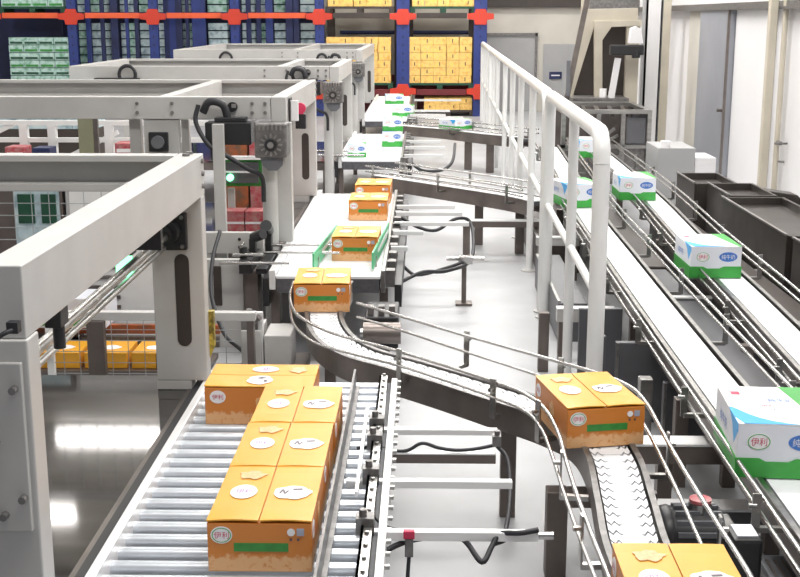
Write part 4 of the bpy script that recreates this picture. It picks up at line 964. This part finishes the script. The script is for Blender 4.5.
MB().box(3.55, 4.05, 10.75, 11.75, 0, .10).build('bench_plinth', M['vdark'], t)
for y, xx in ((10.0, .0), (7.9, 0)):
    tag(MB().cyl((2.55, y, .30), (2.84, y, .30), .02, 10).build('bin_strut', M['steel']), 'thin steel strut between the outer belt and the %s bin' % ('long' if y == 10.0 else 'nearest'), 'strut')
# steel cabinets behind
t = thing('floor_cabinet', 'grey steel cabinet standing behind the bin row', 'cabinet', (3.15, 15.2, 0))
MB().box(2.90, 3.36, 14.9, 15.7, 0, .82).build('cabinet_body', M['doorg'], t, .006)
MB().box(3.365, 3.62, 14.9, 15.5, 0, .62).box(3.365, 3.62, 14.9, 15.5, .62, .70).build('side_locker', M['wallw'], t, .004)
MB().cyl((3.0, 15.0, .821), (3.0, 15.0, .90), .06, 12).build('top_cap', M['white'], t)
# stainless hopper table with frame
hy = 17.6
p = lambda x, y, Y=hy: PY(x, y, Y)
x0, x1 = p(565, 0).x, p(657, 0).x
t = thing('steel_hopper', 'grey stainless open frame hopper with braces behind the milk conveyors', 'machine', ((x0+x1)/2, hy, 0))
zt_, zm = 1.03, .58
for x in (x0+.03, p(603, 0).x, p(628, 0).x, x1-.03): MB().box(x-.03, x+.03, hy-.03, hy+.03, 0, zt_).build('upright', M['steel'], t)
for x in (x0+.03, x1-.03): MB().box(x-.03, x+.03, hy+1.6, hy+1.66, 0, zt_).build('upright', M['steel'], t)
m = MB().box(x0, x1, hy-.04, hy+.04, zt_, zt_+.06).box(x0, x1, hy+1.6, hy+1.68, zt_, zt_+.06).box(x0, x0+.08, hy+.04, hy+1.6, zt_, zt_+.06).box(x1-.08, x1, hy+.04, hy+1.6, zt_, zt_+.06)
m.build('top_frame', M['steel'], t, .004)
MB().box(x0, x1, hy-.03, hy+.03, zm-.05, zm).build('middle_rail', M['steel'], t)
MB().box(x0+.05, x1-.05, hy+.06, hy+.09, 0, zm-.06).build('lower_panel', M['cast'], t)
MB().box(p(632, 0).x, x1-.08, hy+.02, hy+.04, zm+.02, zt_-.06).box(x1-.02, x1, hy+.06, hy+1.6, .05, zt_-.02).build('side_panel', M['panel'], t)
MB().box(x0+.06, x1-.06, hy+1.5, hy+1.55, .1, zt_).build('back_panel', M['dsteel'], t)
m = MB()
for k in range(6): m.bar((x0+.15+k*.2, hy+.1, zt_-.02), (x0+.3+k*.2, hy+1.5, zt_-.01), .06, .05)
m.build('chute_slats', M['tank'], t)
m = MB().bar((p(604, 0).x, hy+.2, zm+.02), (p(622, 0).x, hy+.2, zm+.22), .04, .04).bar((p(612, 0).x, hy+.2, zm+.02), (p(626, 0).x, hy+.2, zm+.12), .04, .04)
m.build('brace', M['steel'], t)
# cream portal with dark interior behind the hopper
fy = 20.5
p = lambda x, y, Y=fy: PY(x, y, Y)
t = thing('portal_frame', 'cream painted portal frame with slanted left leg and a dark interior', 'frame', (p(610, 50).x, fy, 0))
def poly(pts): return [(p(a, b).x, p(a, b).z) for a, b in pts]
MB().prism(poly([(588, 9), (638, 8), (638, 20), (596, 21), (574, 92), (562, 160), (554, 160), (566, 92)]), fy, fy+.12, 'y').build('outer_frame', M['cream'], t, .006)
MB().prism(poly([(594, 21), (641, 20), (641, 26), (611, 27), (602, 40), (602, 100), (602, 155), (594, 155)]), fy-.06, fy+.06, 'y').build('inner_frame', M['cream'], t, .006)
MB().prism(poly([(597, 22), (594, 22), (572, 105), (640, 105), (640, 22)]), fy+.35, fy+.40, 'y').build('dark_interior', M['vdark'], t)
MB().box(p(628, 0).x, p(641, 0).x, fy-.02, fy+.1, 0, p(0, 26).z).build('right_leg', M['cream'], t)
MB().box(p(572, 0).x, p(628, 0).x, fy-.5, fy+.3, 0, 1.095).build('base_box', M['cast'], t)
t = thing('slanted_arm', 'white slanted arm with a black lamp head inside the portal frame', 'arm', (p(625, 60).x, fy-.4, 0))
a, b_ = p(611, 98, fy-.4), p(618, 58, fy-.4)
MB().bar(a, b_, .10, .06).bar(a, (a.x, a.y, 1.095), .08, .08).build('arm', M['wallw'], t)
MB().box(p(608, 0).x, p(641, 0).x, fy-.5, fy-.3, p(0, 54).z, p(0, 44).z).cyl(p(636, 51, fy-.45), p(636, 58, fy-.45), .07).build('lamp_head', M['black'], t, .02)
MB().prism([(p(a_, c).x, p(a_, c).z) for a_, c in ((624, 43), (626, 28), (631, 26), (636, 29), (638, 43))], fy-.5, fy-.35, 'y').build('arm_cap', M['white'], t, .01)
c = p(603, 94, fy-.3); tag(MB().cyl((c.x, c.y, 1.10), (c.x, c.y, 1.24), .06, 16).build('white_bottle', M['white']), 'tiny white pot standing on the hopper before the dark interior', 'pot')
t = thing('leaning_pole', 'dark leaning steel pole left of the cream portal frame', 'pole', (1.7, 19.6, 0))
p = lambda x, y, Y=19.6: PY(x, y, Y)
MB().bar(p(556, 150), p(590, -14), .08, .07).build('pole', M['dsteel'], t)
MB().bar((p(556, 150).x, 19.6, 0), p(556, 149), .08, .07).build('pole_foot', M['dsteel'], t)
MB().box(p(568, 0).x, p(572, 0).x, 19.5, 19.55, p(0, 95).z, p(0, 60).z).build('pole_box', M['grey'], t)
# vertical pipes beside the frame
for k, (a, w_, mt, lab) in enumerate(((643, .05, 'doorg', 'grey vertical pipe right of the cream portal frame'), (651, .15, 'wallw', 'broad white vertical duct right of the portal frame'), (658.5, .025, 'grey', 'thin dark vertical pipe by the right wall'), (664, .07, 'cream', 'cream vertical duct by the right wall'), (582, .05, 'cream', 'cream vertical pipe behind the leaning pole'), (547, .0, '', ''))):
    if not mt: continue
    q = PY(a, 60, 21.5); tag(MB().box(q.x-w_, q.x+w_, 21.4, 21.5, 0, 2.9).build('vertical_duct', M[mt], None, .01), lab, 'duct')
tag(MB().box(PY(590, 0, 22).x, PY(640, 0, 22).x, 22.0, 22.15, 2.42, 3.2).build('upper_duct', M['cast'], None, .01), 'grey duct box above the cream portal frame', 'duct')

# ceiling luminaires: long tubes hung above the hall
for j, y in enumerate((12.0, 17.3, 20.8, 27)):
    for k, x in enumerate((-5.75 if j == 2 else -6.35, -2.0, 2.0)):
        t = thing('tube_light', 'hanging white tube light, %s row from the near end, %s of the row' % (['first', 'second', 'third', 'last'][j], ['leftmost', 'middle', 'rightmost'][k]), 'lamp', (x, y, 6.4), 'tube lights hung over the hall')
        MB().cyl((x-.95, y, 6.32), (x+.95, y, 6.32), .075, 12).build('tube', M['lampw'], t)
        MB().box(x-1.0, x+1.0, y-.1, y+.1, 6.40, 6.46).build('fitting', M['white'], t)
        for dx in (-.6, .6): MB().cyl((x+dx, y, 6.46), (x+dx, y, 7.2), .01, 6).build('hanger', M['steel'], t)
